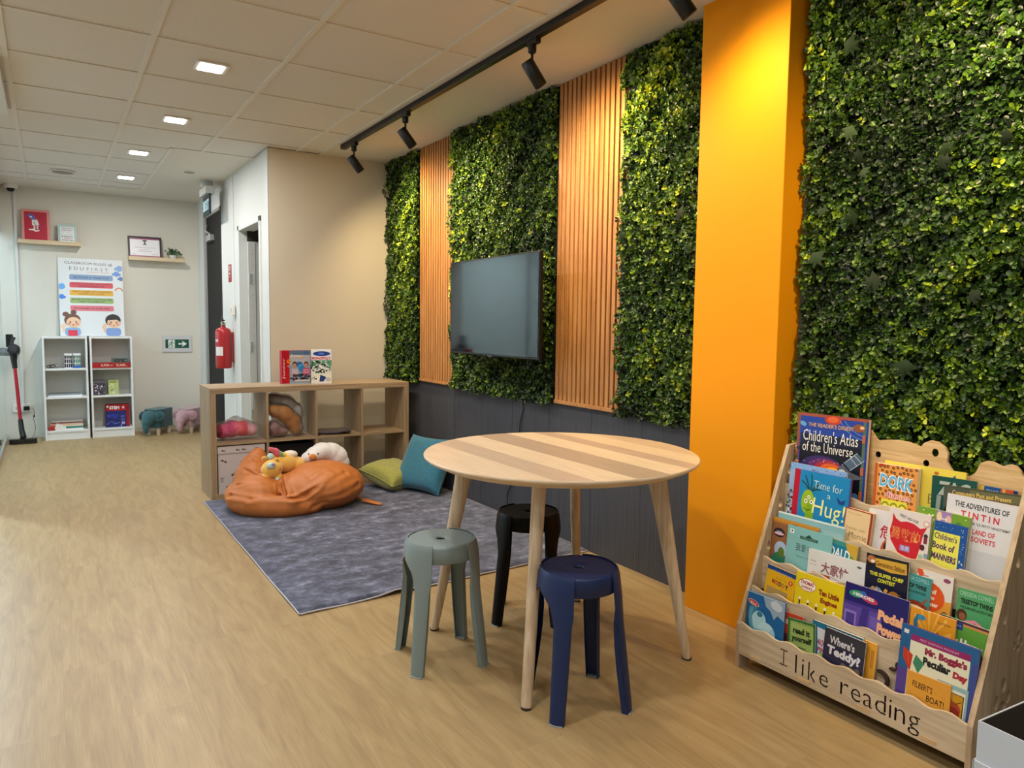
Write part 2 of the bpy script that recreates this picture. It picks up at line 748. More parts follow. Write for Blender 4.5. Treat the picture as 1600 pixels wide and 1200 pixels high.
# ================================================================== THE SETTING
m_floor = floor_material()
m_white = M('#d3d5d2', 0.85, bump=0.05, bscale=300, name='white_wall_paint')
m_far = M('#d5d2c6', 0.85, bump=0.05, bscale=300, name='warm_white_wall_paint')
m_beige = M('#d2c8b2', 0.85, bump=0.05, bscale=300, name='beige_wall_paint')
m_yellow = M('#e59402', 0.6, spec=0.25, bump=0.03, bscale=120, name='yellow_wall_paint')
m_gyp = M('#d8d3c8', 0.9, name='ceiling_paint')
m_tile = M('#dbd8d2', 0.95, bump=0.25, bscale=500, name='mineral_fibre_tile')
m_tee = M('#dcd9d0', 0.6, name='ceiling_tee_white')
m_grey = grain('dark_grey_board', ['#35363c', '#3f4046', '#48494f'], (26, 26, 0.7), 0.55, 5, 4.0, 0.2, 0.05)
m_gap = M('#8f9096', 0.6)
m_skirt = grain('oak_skirting', ['#8f6d3f', '#a5834f', '#b08d58'], (3, 3, 40), 0.45, 5, 3.0, 0.5, 0.05)

XW = 2.44   # face of the feature wall
YB = 5.757  # beige wall
XD = 1.44   # wall with the two doors
YF = 8.88   # far wall

s = MB()
s.box(-2.3, 3.6, -2.0, 9.6, -0.05, 0.0, m_floor)
struct(s, 'floor')

# ceiling: plaster slab with fibre tiles let in
s = MB()
s.box(-2.3, 3.6, -2.0, 9.6, CEIL + 0.02, CEIL + 0.1, m_gyp)
s.box(1.845, XW + 0.1, -2.0, YB, CEIL, CEIL + 0.02, m_gyp)
s.box(0.835, XD, 6.21, YF, CEIL, CEIL + 0.02, m_gyp)
s.box(-0.42, 0.835, 8.36, YF, CEIL, CEIL + 0.02, m_gyp)
s.box(XD, 3.6, YB, 9.6, CEIL, CEIL + 0.02, m_gyp)
s.box(-2.3, 1.845, -2.0, YB, CEIL + 0.004, CEIL + 0.02, m_tile)
s.box(-2.3, XD, YB, 6.21, CEIL + 0.004, CEIL + 0.02, m_tile)
s.box(-2.3, 0.835, 6.21, 8.36, CEIL + 0.004, CEIL + 0.02, m_tile)
s.box(-2.3, -0.42, 8.36, 9.6, CEIL + 0.004, CEIL + 0.02, m_tile)
struct(s, 'ceiling')
s = MB()
for x in (-1.94, -1.34, -0.74, -0.14, 0.457, 1.057, 1.664):
    y1 = 8.36 if x < 0.8 else (6.21 if x < 1.2 else YB)
    s.box(x - 0.013, x + 0.013, -2.0, y1, CEIL - 0.003, CEIL + 0.005, m_tee)
y = 3.835 - 0.6 * 9
while y < 8.36:
    x1 = 1.845 if y < YB else (XD if y < 6.2 else 0.835)
    s.box(-2.3, x1, y - 0.010, y + 0.010, CEIL - 0.002, CEIL + 0.005, m_tee)
    y += 0.603
s.box(1.833, 1.857, -2.0, YB, CEIL - 0.003, CEIL + 0.005, m_tee)
s.box(0.823, XD, 6.198, 6.222, CEIL - 0.003, CEIL + 0.005, m_tee)
s.box(0.823, 0.847, 6.2, 8.37, CEIL - 0.003, CEIL + 0.005, m_tee)
s.box(-0.36, 0.847, 8.348, 8.372, CEIL - 0.003, CEIL + 0.005, m_tee)
struct(s, 'trim_1')

# feature wall behind the hedges; lower grey boards with thin pale joints
s = MB()
s.box(XW, XW + 0.15, -2.0, YB, -0.02, CEIL + 0.02, M('#4a4b45', .8))
struct(s, 'wall_right')
s = MB()
joints = [5.35, 4.975, 4.59, 4.209, 3.824, 3.423, 3.032, 2.64]
edges = [YB] + joints + [2.214]
for a, b in zip(edges[:-1], edges[1:]):
    s.box(XW - 0.008, XW, b + 0.0012, a - 0.0012, 0.0, 0.80, m_grey)
s.box(XW - 0.004, XW, 2.214, YB, 0.0, 0.80, m_gap)
s.box(XW - 0.008, XW, -2.0, 1.787, 0.0, 0.80, m_grey)
struct(s, 'wall_boards')
# yellow column
s = MB()
s.box(2.316, XW + 0.01, 1.787, 2.214, 0.0, CEIL + 0.003, m_yellow)
struct(s, 'wall_column', bevel=0.003)

# beige block wall and the white wall with two doorways
s = MB()
s.box(XD, XW + 0.15, YB, YB + 0.012, 0, CEIL + 0.01, m_beige)
struct(s, 'wall_beige')
D2 = (5.99, 6.80, 2.055)     # near doorway: y0, y1, height
D1 = (7.56, 8.42, 2.33)      # far doorway
s = MB()
t = 0.11
s.box(XD, XD + t, YB + 0.001, D2[0], 0, CEIL + 0.01, m_white)
s.box(XD, XD + t, D2[1], D1[0], 0, CEIL + 0.01, m_white)
s.box(XD, XD + t, D1[1], YF, 0, CEIL + 0.01, m_white)
s.box(XD, XD + t, D2[0], D2[1], D2[2], CEIL + 0.01, m_white)
s.box(XD, XD + t, D1[0], D1[1], D1[2], CEIL + 0.01, m_white)
s.box(XD - 0.006, XD, 6.985, 7.01, 0, CEIL, m_white)
struct(s, 'wall_doors')
s = MB()
s.box(-2.3, XD + 0.15, YF, YF + 0.12, 0, CEIL + 0.01, m_far)
struct(s, 'wall_back')
s = MB()
m_sk2 = M('#cfcabb', 0.6)
s.box(0.74, XD, YF - 0.01, YF, 0.0, 0.055, m_sk2)
struct(s, 'baseboard_back', bevel=0.002)

# rooms beyond
m_room = M('#c9cbc8', 0.8)
s = MB()
s.box(2.6, 2.7, YB, 9.6, 0, CEIL + 0.01, m_room)
s.box(XD + t, 2.6, 7.12, 7.2, 0, CEIL + 0.01, m_room)
s.box(XD + t, 2.6, 9.2, 9.3, 0, CEIL + 0.01, m_room)
struct(s, 'wall_beyond')
# left: glazed partition with a solid head, the next room behind
m_blue = M('#cfd8dc', 0.8)
s = MB()
s.box(-2.35, -2.25, -2.0, 9.6, 0, CEIL + 0.01, m_blue)
struct(s, 'wall_left')
s = MB()
s.box(-0.43, -0.37, 5.65, YF, 2.07, CEIL, m_white)
s.box(-0.47, -0.17, 4.6, 5.63, 2.46, CEIL, m_white)
struct(s, 'trim_2', bevel=0.002)
s = MB()
s.box(-2.25, XW + 0.1, -2.1, -2.0, 0, CEIL + 0.01, m_white)
struct(s, 'wall_front')
m_glass = M('#eef6f6', 0.02, trans=1.0, ior=1.45, name='clear_glass')
m_alu = M('#b9bec0', 0.35, 0.6)
gl = MB()
gl.box(-0.405, -0.395, 5.65, YF - 0.005, 0.05, 2.07, m_glass)
g = struct(gl, 'window_1')
fr = MB()
fr.box(-0.415, -0.385, 5.65, YF, 0.0, 0.05, m_alu)
fr.box(-0.415, -0.385, 5.62, 5.65, 0.0, 2.07, m_alu)
fr.box(-0.415, -0.385, 7.2, 7.23, 0.05, 2.07, m_alu)
o = fr.build('window_frame', g, bevel=0.002)

# near doorway: white frame, white leaf standing open inside
m_fr = M('#d5dad8', 0.45)
m_leaf = M('#c3c6c2', 0.5)
s = MB()
for a, b in ((D2[0], D2[0] + 0.045), (D2[1] - 0.045, D2[1])):
    s.box(XD - 0.012, XD + t + 0.004, a, b, 0, D2[2], m_fr)
s.box(XD - 0.012, XD + t + 0.004, D2[0], D2[1], D2[2] - 0.045, D2[2], m_fr)
d2 = struct(s, 'door_2', bevel=0.003)
s = MB()
s.box(XD + 0.055, XD + 0.90, 6.705, 6.745, 0.01, 1.92, m_leaf)
s.box(XD + 0.055, XD + 0.90, 6.71, 6.74, 1.92, 2.055, M('#2f2a24', .8))  # added dark board above the leaf, standing in for the dim interior
for zz in (0.35, 0.95, 1.55):
    s.box(XD + 0.06, XD + 0.085, 6.697, 6.707, zz, zz + 0.09, m_alu)
o = s.build('door_leaf', d2, bevel=0.004)
s = MB()
for x in (XD + 0.115, XD + 0.185):
    s.box(x, x + 0.006, 6.702, 6.7055, 0.02, 1.91, M('#77797a', 0.6))
for k in range(10):
    s.lathe([(0.003, 0), (0.003, 0.002)], M('#333333', 0.5), 8, X=T(XD + 0.095, 6.7055, 1.0 + k * 0.09) @ RX(90))
o = s.build('door_panel', d2)

# far doorway: dark door in a grey frame with a closer
m_dark = grain('near_black_laminate', ['#070606', '#0b0908', '#100d0c'], (20, 20, 0.8), 0.9, 4, 4, 0.3, 0.05)
m_gfr = M('#9b9b98', 0.5)
s = MB()
s.box(XD - 0.008, XD + 0.012, D1[1] - 0.02, D1[1] + 0.07, 0, D1[2] + .03, m_gfr)
s.box(XD + .012, XD + 0.10, D1[1] - 0.02, D1[1], 0, D1[2], m_gfr)
s.box(XD - 0.004, XD + 0.10, D1[0], D1[0] + 0.012, 0, D1[2], M('#3a3734', 0.5))
s.box(XD - 0.008, XD + 0.10, D1[0], D1[1], D1[2] - 0.03, D1[2], m_gfr)
d1 = struct(s, 'door_1', bevel=0.002)
s = MB()
s.box(XD + 0.012, XD + 0.055, D1[0] + 0.012, D1[1] - 0.02, 0.01, D1[2] - 0.03, m_dark)
s.build('door_leaf', d1)
s = MB()
s.box(XD - 0.035, XD + 0.012, 7.98, 8.20, 2.04, 2.10, m_alu)
s.tube([(XD - 0.015, 8.05, 2.10), (XD - 0.03, 8.2, 2.15), (XD - 0.005, 8.3, 2.22)], 0.012, m_alu, 8)
s.build('door_closer', d1, bevel=0.004)

# ================================================================== WALL CLADDING
m_slat = grain('orange_brown_slats', ['#9a6430', '#b17a42', '#c08a50'], (14, 14, 0.7), 0.5, 5, 5, 0.3, 0.1)
m_slatback = grain('slat_backing', ['#5c3a1a', '#6b4520', '#764d26'], (14, 14, 0.7), 0.7, 5, 5, 0.3, 0.0)


def slat_panel(y0, y1, label):
    s = MB()
    zb, zt = 0.80, CEIL - 0.002
    s.box(XW - 0.012, XW - 0.001, y0, y1, zb, zt, m_slatback)
    n = 14
    p = (y1 - y0) / n
    for k in range(n):
        c = y0 + (k + 0.5) * p
        s.box(XW - 0.032, XW - 0.010, c - p * 0.33, c + p * 0.33, zb, zt, m_slat)
    s.box(XW - 0.036, XW - 0.001, y0, y1, zb - 0.02, zb, m_slat)
    o = s.build('slat_panel', bevel=0.0015, seg=1)
    tag(o, label, 'wall panel', 'vertical timber slat panels')


slat_panel(4.585, 5.13, 'narrower-looking orange brown timber slat panel between the end hedge and the television')
slat_panel(2.79, 3.345, 'orange brown timber slat panel between the television hedge and the hedge beside the yellow column')

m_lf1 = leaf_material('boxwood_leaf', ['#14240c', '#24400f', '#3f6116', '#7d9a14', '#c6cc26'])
m_lf2 = leaf_material('ivy_leaf', ['#142010', '#22331a', '#3c4f2c'])
m_lf2.node_tree.nodes['Principled BSDF'].inputs['Roughness'].default_value = 0.65
m_lf2.node_tree.nodes['Principled BSDF'].inputs['Specular IOR Level'].default_value = 0.2
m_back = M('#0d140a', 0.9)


def leaf_cloud(n, y0, y1, z0, z1, x_base, depth, size, rs, shape='box', clump=5):
    """n leaves in rosettes over a rectangle of wall; returns vertex, face and tone arrays"""
    nc = n // clump
    cy = rs.uniform(y0, y1, nc)
    cz = rs.uniform(z0, z1, nc)
    P = np.stack([cy * 0, cy, cz], 1)
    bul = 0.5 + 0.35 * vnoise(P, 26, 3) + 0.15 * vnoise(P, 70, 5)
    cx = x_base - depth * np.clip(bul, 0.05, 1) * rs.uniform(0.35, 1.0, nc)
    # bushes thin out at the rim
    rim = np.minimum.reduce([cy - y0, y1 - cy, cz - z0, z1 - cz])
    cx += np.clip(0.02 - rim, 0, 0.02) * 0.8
    tone_c = np.clip(0.36 + 0.16 * vnoise(P, 9, 11) + 0.35 * (bul - .5) + rs.normal(0, 0.2, nc), 0, 1)  # outer rosettes brighter, gaps darker: depth shading put into the leaf colour
    # rosette axis: mostly into the room
    ax = np.stack([-np.ones(nc), rs.normal(0, 0.45, nc), rs.normal(0.15, 0.45, nc)], 1)
    ax /= np.linalg.norm(ax, axis=1)[:, None]
    t = np.cross(ax, [0, 0, 1.0])
    t /= np.linalg.norm(t, axis=1)[:, None]
    b = np.cross(ax, t)
    cen = np.stack([cx, cy, cz], 1)
    V, TN = [], []
    for k in range(clump):
        a = 2 * math.pi * k / clump + rs.uniform(0, 6.28, nc) * 0.2 + cy * 997
        rad = t * np.cos(a)[:, None] + b * np.sin(a)[:, None]
        lift = rs.uniform(0.15, 0.95, nc)[:, None]
        d = rad + ax * lift
        d /= np.linalg.norm(d, axis=1)[:, None]
        side = np.cross(d, ax)
        side /= np.linalg.norm(side, axis=1)[:, None] + 1e-9
        up = np.cross(side, d)
        L = (size * rs.uniform(0.65, 1.25, nc))[:, None]
        W = L * 0.36
        base = cen + d * L * 0.12 + rs.normal(0, size * 0.10, (nc, 3))
        cup = up * L * 0.12
        pts = [base, base + d * L * 0.42 - side * W + cup, base + d * L * 0.78 - side * W * 0.8 + cup, base + d * L,
               base + d * L * 0.78 + side * W * 0.8 + cup, base + d * L * 0.42 + side * W + cup]
        V.append(np.stack(pts, 1))
        TN.append(np.clip(tone_c + rs.normal(0, 0.06, nc), 0, 1))
    V = np.concatenate(V)
    TN = np.concatenate(TN)
    m = len(V)
    F = (np.array([[0, 1, 2, 3], [0, 3, 4, 5]])[None] + (np.arange(m) * 6)[:, None, None]).reshape(-1, 4)
    return V.reshape(-1, 3), F, np.repeat(TN, 6)


def ivy(n, y0, y1, z0, z1, x, size, rs):
    """lobed larger leaves lying on the hedge"""
    lob = []
    for k in range(5):
        a = math.radians(-100 + 50 * k)
        lob.append((math.sin(a) * 0.6, 0.45 + math.cos(a) * 0.55))
        if k < 4:
            a2 = a + math.radians(25)
            lob.append((math.sin(a2) * 0.26, 0.45 + math.cos(a2) * 0.26))
    out2 = [(0, 0)] + lob
    nv = len(out2)
    V, F, TN = [], [], []
    for i in range(n):
        c = np.array([x - rs.uniform(0, 0.02), rs.uniform(y0, y1), rs.uniform(z0, z1)])
        a = rs.uniform(0, 6.28)
        nrm = np.array([-1, rs.normal(0, .35), rs.normal(0, .35)])
        nrm /= np.linalg.norm(nrm)
        u = np.cross(nrm, [0, math.cos(a), math.sin(a)])
        u /= np.linalg.norm(u)
        v = np.cross(nrm, u)
        L = size * rs.uniform(0.7, 1.3)
        o = len(V)
        V.append(c + v * 0.4 * L + nrm * 0.15 * L)
        for p in out2:
            V.append(c + u * p[0] * L + v * p[1] * L)
        for k in range(nv):
            F.append((o, o + 1 + k, o + 1 + (k + 1) % nv))
        TN += [rs.uniform(0, 1)] * (nv + 1)
    return V, F, TN


def hedge(y0, y1, z0, z1, label, seed, dens=2.2, size=0.0165, xf=2.41, depth=0.065, niv=6, group='artificial boxwood hedge panels'):
    rs = np.random.RandomState(seed)
    n = int((y1 - y0) * (z1 - z0) * 1e4 * dens)
    V1, F1, T1 = leaf_cloud(n, y0, y1, z0, z1, xf, depth, size, rs)
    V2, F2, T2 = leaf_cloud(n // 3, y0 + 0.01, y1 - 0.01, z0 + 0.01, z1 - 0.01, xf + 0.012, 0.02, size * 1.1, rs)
    T2 = T2 * 0.6  # inner layer coloured darker, shade of the gaps painted in
    V3, F3, T3 = ivy(niv, y0 + .04, y1 - .04, z0 + .05, z1 - .05, xf - depth * 0.85, 0.055, rs)
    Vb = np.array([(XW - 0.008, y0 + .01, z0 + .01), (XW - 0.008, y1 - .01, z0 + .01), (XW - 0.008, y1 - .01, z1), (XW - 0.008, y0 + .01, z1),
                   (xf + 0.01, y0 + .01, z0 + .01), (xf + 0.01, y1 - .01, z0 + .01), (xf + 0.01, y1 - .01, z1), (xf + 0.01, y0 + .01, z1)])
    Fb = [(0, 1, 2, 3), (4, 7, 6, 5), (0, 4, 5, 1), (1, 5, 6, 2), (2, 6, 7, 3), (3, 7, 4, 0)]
    V = np.concatenate([V1, V2, np.array(V3), Vb])
    o2, o3 = len(V1), len(V1) + len(V2)
    o4 = o3 + len(V3)
    quads = np.concatenate([F1, F2 + o2, np.array(Fb) + o4])
    tris = np.array(F3) + o3
    me = bpy.data.meshes.new('artificial_hedge')
    me.vertices.add(len(V))
    me.vertices.foreach_set('co', V.ravel())
    nq, ntr = len(quads), len(tris)
    me.loops.add(nq * 4 + ntr * 3)
    me.loops.foreach_set('vertex_index', np.concatenate([quads.ravel(), tris.ravel()]).astype(np.int32))
    me.polygons.add(nq + ntr)
    me.polygons.foreach_set('loop_start', np.concatenate([np.arange(nq) * 4, nq * 4 + np.arange(ntr) * 3]).astype(np.int32))
    mi = np.zeros(nq + ntr, dtype=np.int32)
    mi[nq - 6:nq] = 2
    mi[nq:] = 1
    me.materials.append(m_lf1)
    me.materials.append(m_lf2)
    me.materials.append(m_back)
    me.polygons.foreach_set('material_index', mi)
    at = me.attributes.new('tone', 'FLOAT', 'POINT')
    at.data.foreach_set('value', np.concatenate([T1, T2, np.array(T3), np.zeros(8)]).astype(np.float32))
    me.update()
    me.validate()
    o = bpy.data.objects.new('artificial_hedge', me)
    COL.objects.link(o)
    tag(o, label, 'hedge', group)


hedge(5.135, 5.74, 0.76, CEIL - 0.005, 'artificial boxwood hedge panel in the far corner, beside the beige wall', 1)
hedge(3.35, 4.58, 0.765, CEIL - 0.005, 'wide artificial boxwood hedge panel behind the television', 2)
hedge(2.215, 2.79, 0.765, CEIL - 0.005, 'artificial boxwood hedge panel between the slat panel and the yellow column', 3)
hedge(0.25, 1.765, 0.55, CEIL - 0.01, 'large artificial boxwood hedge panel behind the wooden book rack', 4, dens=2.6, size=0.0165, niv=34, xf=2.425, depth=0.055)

# ================================================================== CEILING THINGS
m_led = M('#ffffff', 0.5, emit=14.0, name='lit_diffuser')
m_trimw = M('#e3e0d8', 0.4)
for i, (x, y) in enumerate(DOWNLIGHTS):
    where = ['nearest the table', 'second from the table, above the cube shelf', 'third along towards the far wall', 'nearest the far wall'][i] if i < 4 else 'behind the viewer'
    t = thing('ceiling_light', (x, y, CEIL), 'small square recessed ceiling light, switched on, ' + where, 'ceiling light', 'recessed ceiling lights')
    a = MB()
    X = T(x, y, 0)
    a.prism(rr(-.078, -.078, .078, .078, .012), CEIL - 0.006, CEIL + 0.003, m_trimw, X)
    a.build('light_frame', t, bevel=0.002)
    a = MB()
    a.prism(rr(-.060, -.060, .060, .060, .01), CEIL - 0.0085, CEIL - 0.006, m_led, X)
    a.build('diffuser', t)
for x, y, r, l, c in ((0.148, 7.762, 0.10, 'round flush speaker grille in the ceiling tiles', 'speaker'),
                      (1.093, 7.083, 0.055, 'small round plate in the plain plaster ceiling beside the dark doorway', 'ceiling plate')):
    t = thing('ceiling_speaker' if r > 0.08 else 'ceiling_plate', (x, y, CEIL), l, c)
    a = MB()
    a.lathe([(r, 0.0), (r, -0.006), (r * 0.86, -0.009)], m_trimw, 32, T(x, y, CEIL), cap0=False)
    a.build('rim', t)
    a = MB()
    a.lathe([(r * 0.85, -0.0095), (r * 0.84, -0.0105)], M('#8f8c84', 0.7), 32, T(x, y, CEIL), cap0=False)
    a.build('grille', t)

m_blk = M('#0b0c0e', 0.45, name='matt_black_metal')
XT = 1.89
t = thing('light_track', (XT, 3.0, CEIL), 'long black ceiling track carrying the spotlights', 'light track')
a = MB()
a.box(XT - 0.018, XT + 0.018, 0.0, 5.30, CEIL - 0.032, CEIL - 0.001, m_blk)
a.build('track', t, bevel=0.002)
a = MB()
a.box(XT - 0.021, XT + 0.021, 5.28, 5.36, CEIL - 0.034, CEIL - 0.001, m_blk)
a.build('end_cap', t, bevel=0.003)
SPOTS = [(5.13, (0.62, 0.0, -0.74), 'black spotlight at the far end of the ceiling track'),
         (4.235, (0.62, -0.02, -0.74), 'black spotlight on the track above the television, second from the far end'),
         (2.84, (0.62, -0.02, -0.74), 'black spotlight on the track nearest the top edge of the view, shown whole'),
         (1.93, (0.6, -0.22, -0.75), 'black spotlight cut off by the top edge of the view, before the yellow column'),
         (0.95, (0.6, 0.0, -0.75), 'black spotlight out of view above the book rack')]
for y, d, lab in SPOTS:
    t = thing('track_spotlight', (XT, y, CEIL - 0.03), lab, 'spotlight', 'black spotlights on the track')
    a = MB()
    a.box(XT - 0.014, XT + 0.014, y - 0.05, y + 0.03, CEIL - 0.055, CEIL - 0.03, m_blk)
    a.lathe([(0.019, -0.052), (0.019, -0.085), (0.012, -0.09)], m_blk, 20, T(XT, y, CEIL))
    a.build('adapter', t, bevel=0.002)
    a = MB()
    a.tube([(XT, y, CEIL - 0.085), (XT, y, CEIL - 0.155)], 0.0065, m_blk, 10)
    a.build('stem', t)
    d = Vector(d).normalized()
    c = Vector((XT + 0.01, y, CEIL - 0.175))
    X = Matrix.Translation(c) @ d.to_track_quat('Z', 'Y').to_matrix().to_4x4()
    a = MB()
    a.lathe([(0.024, -0.062), (0.030, -0.058), (0.030, 0.062), (0.026, 0.066), (0.024, 0.05)], m_blk, 28, X, cap1=False)
    h = a.build('lamp_head', t)
    a = MB()
    a.lathe([(0.0235, 0.046), (0.0235, 0.050)], M('#ffd9a0', 0.4, emit=9.0), 20, X)
    a.build('lens', h)
    l = bpy.data.lights.new('spot_lamp', 'SPOT')
    l.energy = SPOT_W * (0.38 if 1.5 < y < 2.3 else 0.78 if y > 5 else 1.0)
    l.color = SPOT_COL
    l.spot_size = math.radians(150)
    l.spot_blend = 1.0
    l.shadow_soft_size = 0.025
    o = bpy.data.objects.new('spot_lamp', l)
    o.location = c + d * 0.075
    o.rotation_euler = d.to_track_quat('-Z', 'Y').to_euler()
    COL.objects.link(o)

# ================================================================== TELEVISION
m_tvf = M('#08090a', 0.3)
m_scr = M('#05070a', 0.06, spec=0.9, name='glossy_screen')
t = thing('television', (2.25, 3.71, 1.03), 'large flat black television, switched off, mounted before the hedge', 'television')
a = MB()
a.box(2.203, 2.225, 3.205, 4.225, 1.032, 1.615, m_tvf)
a.box(2.225, 2.262, 3.30, 4.13, 1.06, 1.50, m_tvf)
a.build('casing', t, bevel=0.004)
a = MB()
a.box(2.2005, 2.204, 3.215, 4.215, 1.046, 1.606, m_scr)
a.build('screen', t)
a = MB()
a.box(2.198, 2.203, 3.69, 3.74, 1.026, 1.036, M('#2c2e30', 0.3))
Ink(a, frame((2.1978, 3.735, 1.0275), (0, -1, 0), (0, 0, 1)), 0.05, 0.01).text('LG', .35, .05, .3, .1, '#c9cdd0')
a.build('logo_badge', t)
a = MB()
a.box(2.262, XW - 0.03, 3.55, 3.87, 1.16, 1.46, m_blk)
a.build('wall_bracket', t, bevel=0.003)
a = MB()
pts = [(2.40, 3.66, 1.1), (2.385, 3.665, 0.95), (2.40, 3.67, 0.80), (2.426, 3.685, 0.72), (2.424, 3.72, 0.62), (2.424, 3.725, 0.55),
       (2.424, 3.74, 0.40), (2.424, 3.80, 0.24), (2.424, 3.86, 0.14), (2.415, 3.84, 0.06), (2.41, 3.8, 0.02)]
a.tube(pts, 0.0028, m_blk, 8)
tag(a.build('power_cable'), 'thin black cable hanging from the television down the grey boards', 'cable')

# ================================================================== TABLE
m_top = table_material()
m_edge = grain('ash_edge', ['#cdb392', '#dcc6a8', '#e6d3b8'], (4, 4, 30), 0.4, 4, 3, 0.3, 0.05)
m_leg = grain('pale_ash', ['#b59d80', '#cdb698', '#dccab0'], (16, 16, 0.8), 0.45, 5, 4, 0.5, 0.08)
TC = (1.59, 2.163)
t = thing('round_table', (TC[0], TC[1], 0), 'round pale ash table with striped staves and four splayed legs', 'table')
a = MB()
X = T(TC[0], TC[1], 0)
a.lathe([(0.455, 0.716), (0.498, 0.735), (0.5045, 0.741), (0.5055, 0.746), (0.503, 0.7495)], m_edge, 128, X, cap1=False)
a.lathe([(0.503, 0.7495), (0.30, 0.7496), (0.0005, 0.7496)], m_top, 128, X, cap0=False, smooth=False)
a.build('tabletop', t, fix=True)
a = MB()
a.lathe([(0.33, 0.700), (0.33, 0.7165)], m_edge, 48, X)
a.build('underframe', t)
feet = [(1.262, 2.545), (1.245, 1.852), (1.945, 1.838), (1.94, 2.50)]
for fx, fy in feet:
    dx, dy = TC[0] - fx, TC[1] - fy
    L = math.hypot(dx, dy)
    tx, ty = fx + dx / L * 0.135, fy + dy / L * 0.135
    a = MB()
    prof = [(0, 0.0175), (0.02, 0.0185), (0.3, 0.020), (0.6, 0.0225), (0.72, 0.0235)]
    pts, rad = [], []
    flr = [.85, .88, 1.1, 1.38, 1.55]
    for z, r in prof:
        k = z / 0.72
        pts.append((fx + (tx - fx) * k, fy + (ty - fy) * k, 0.006 + z * 0.986))
        rad.append(r)
    a.tube(pts, rad, m_leg, 24, flat=flr, up=(dx, dy, 0))
    lg = a.build('leg', t)
    a = MB()
    a.lathe([(0.017, 0.0), (0.0185, 0.0065)], M('#3a352e', 0.6), 16, T(fx, fy, 0))
    a.build('glide', lg)

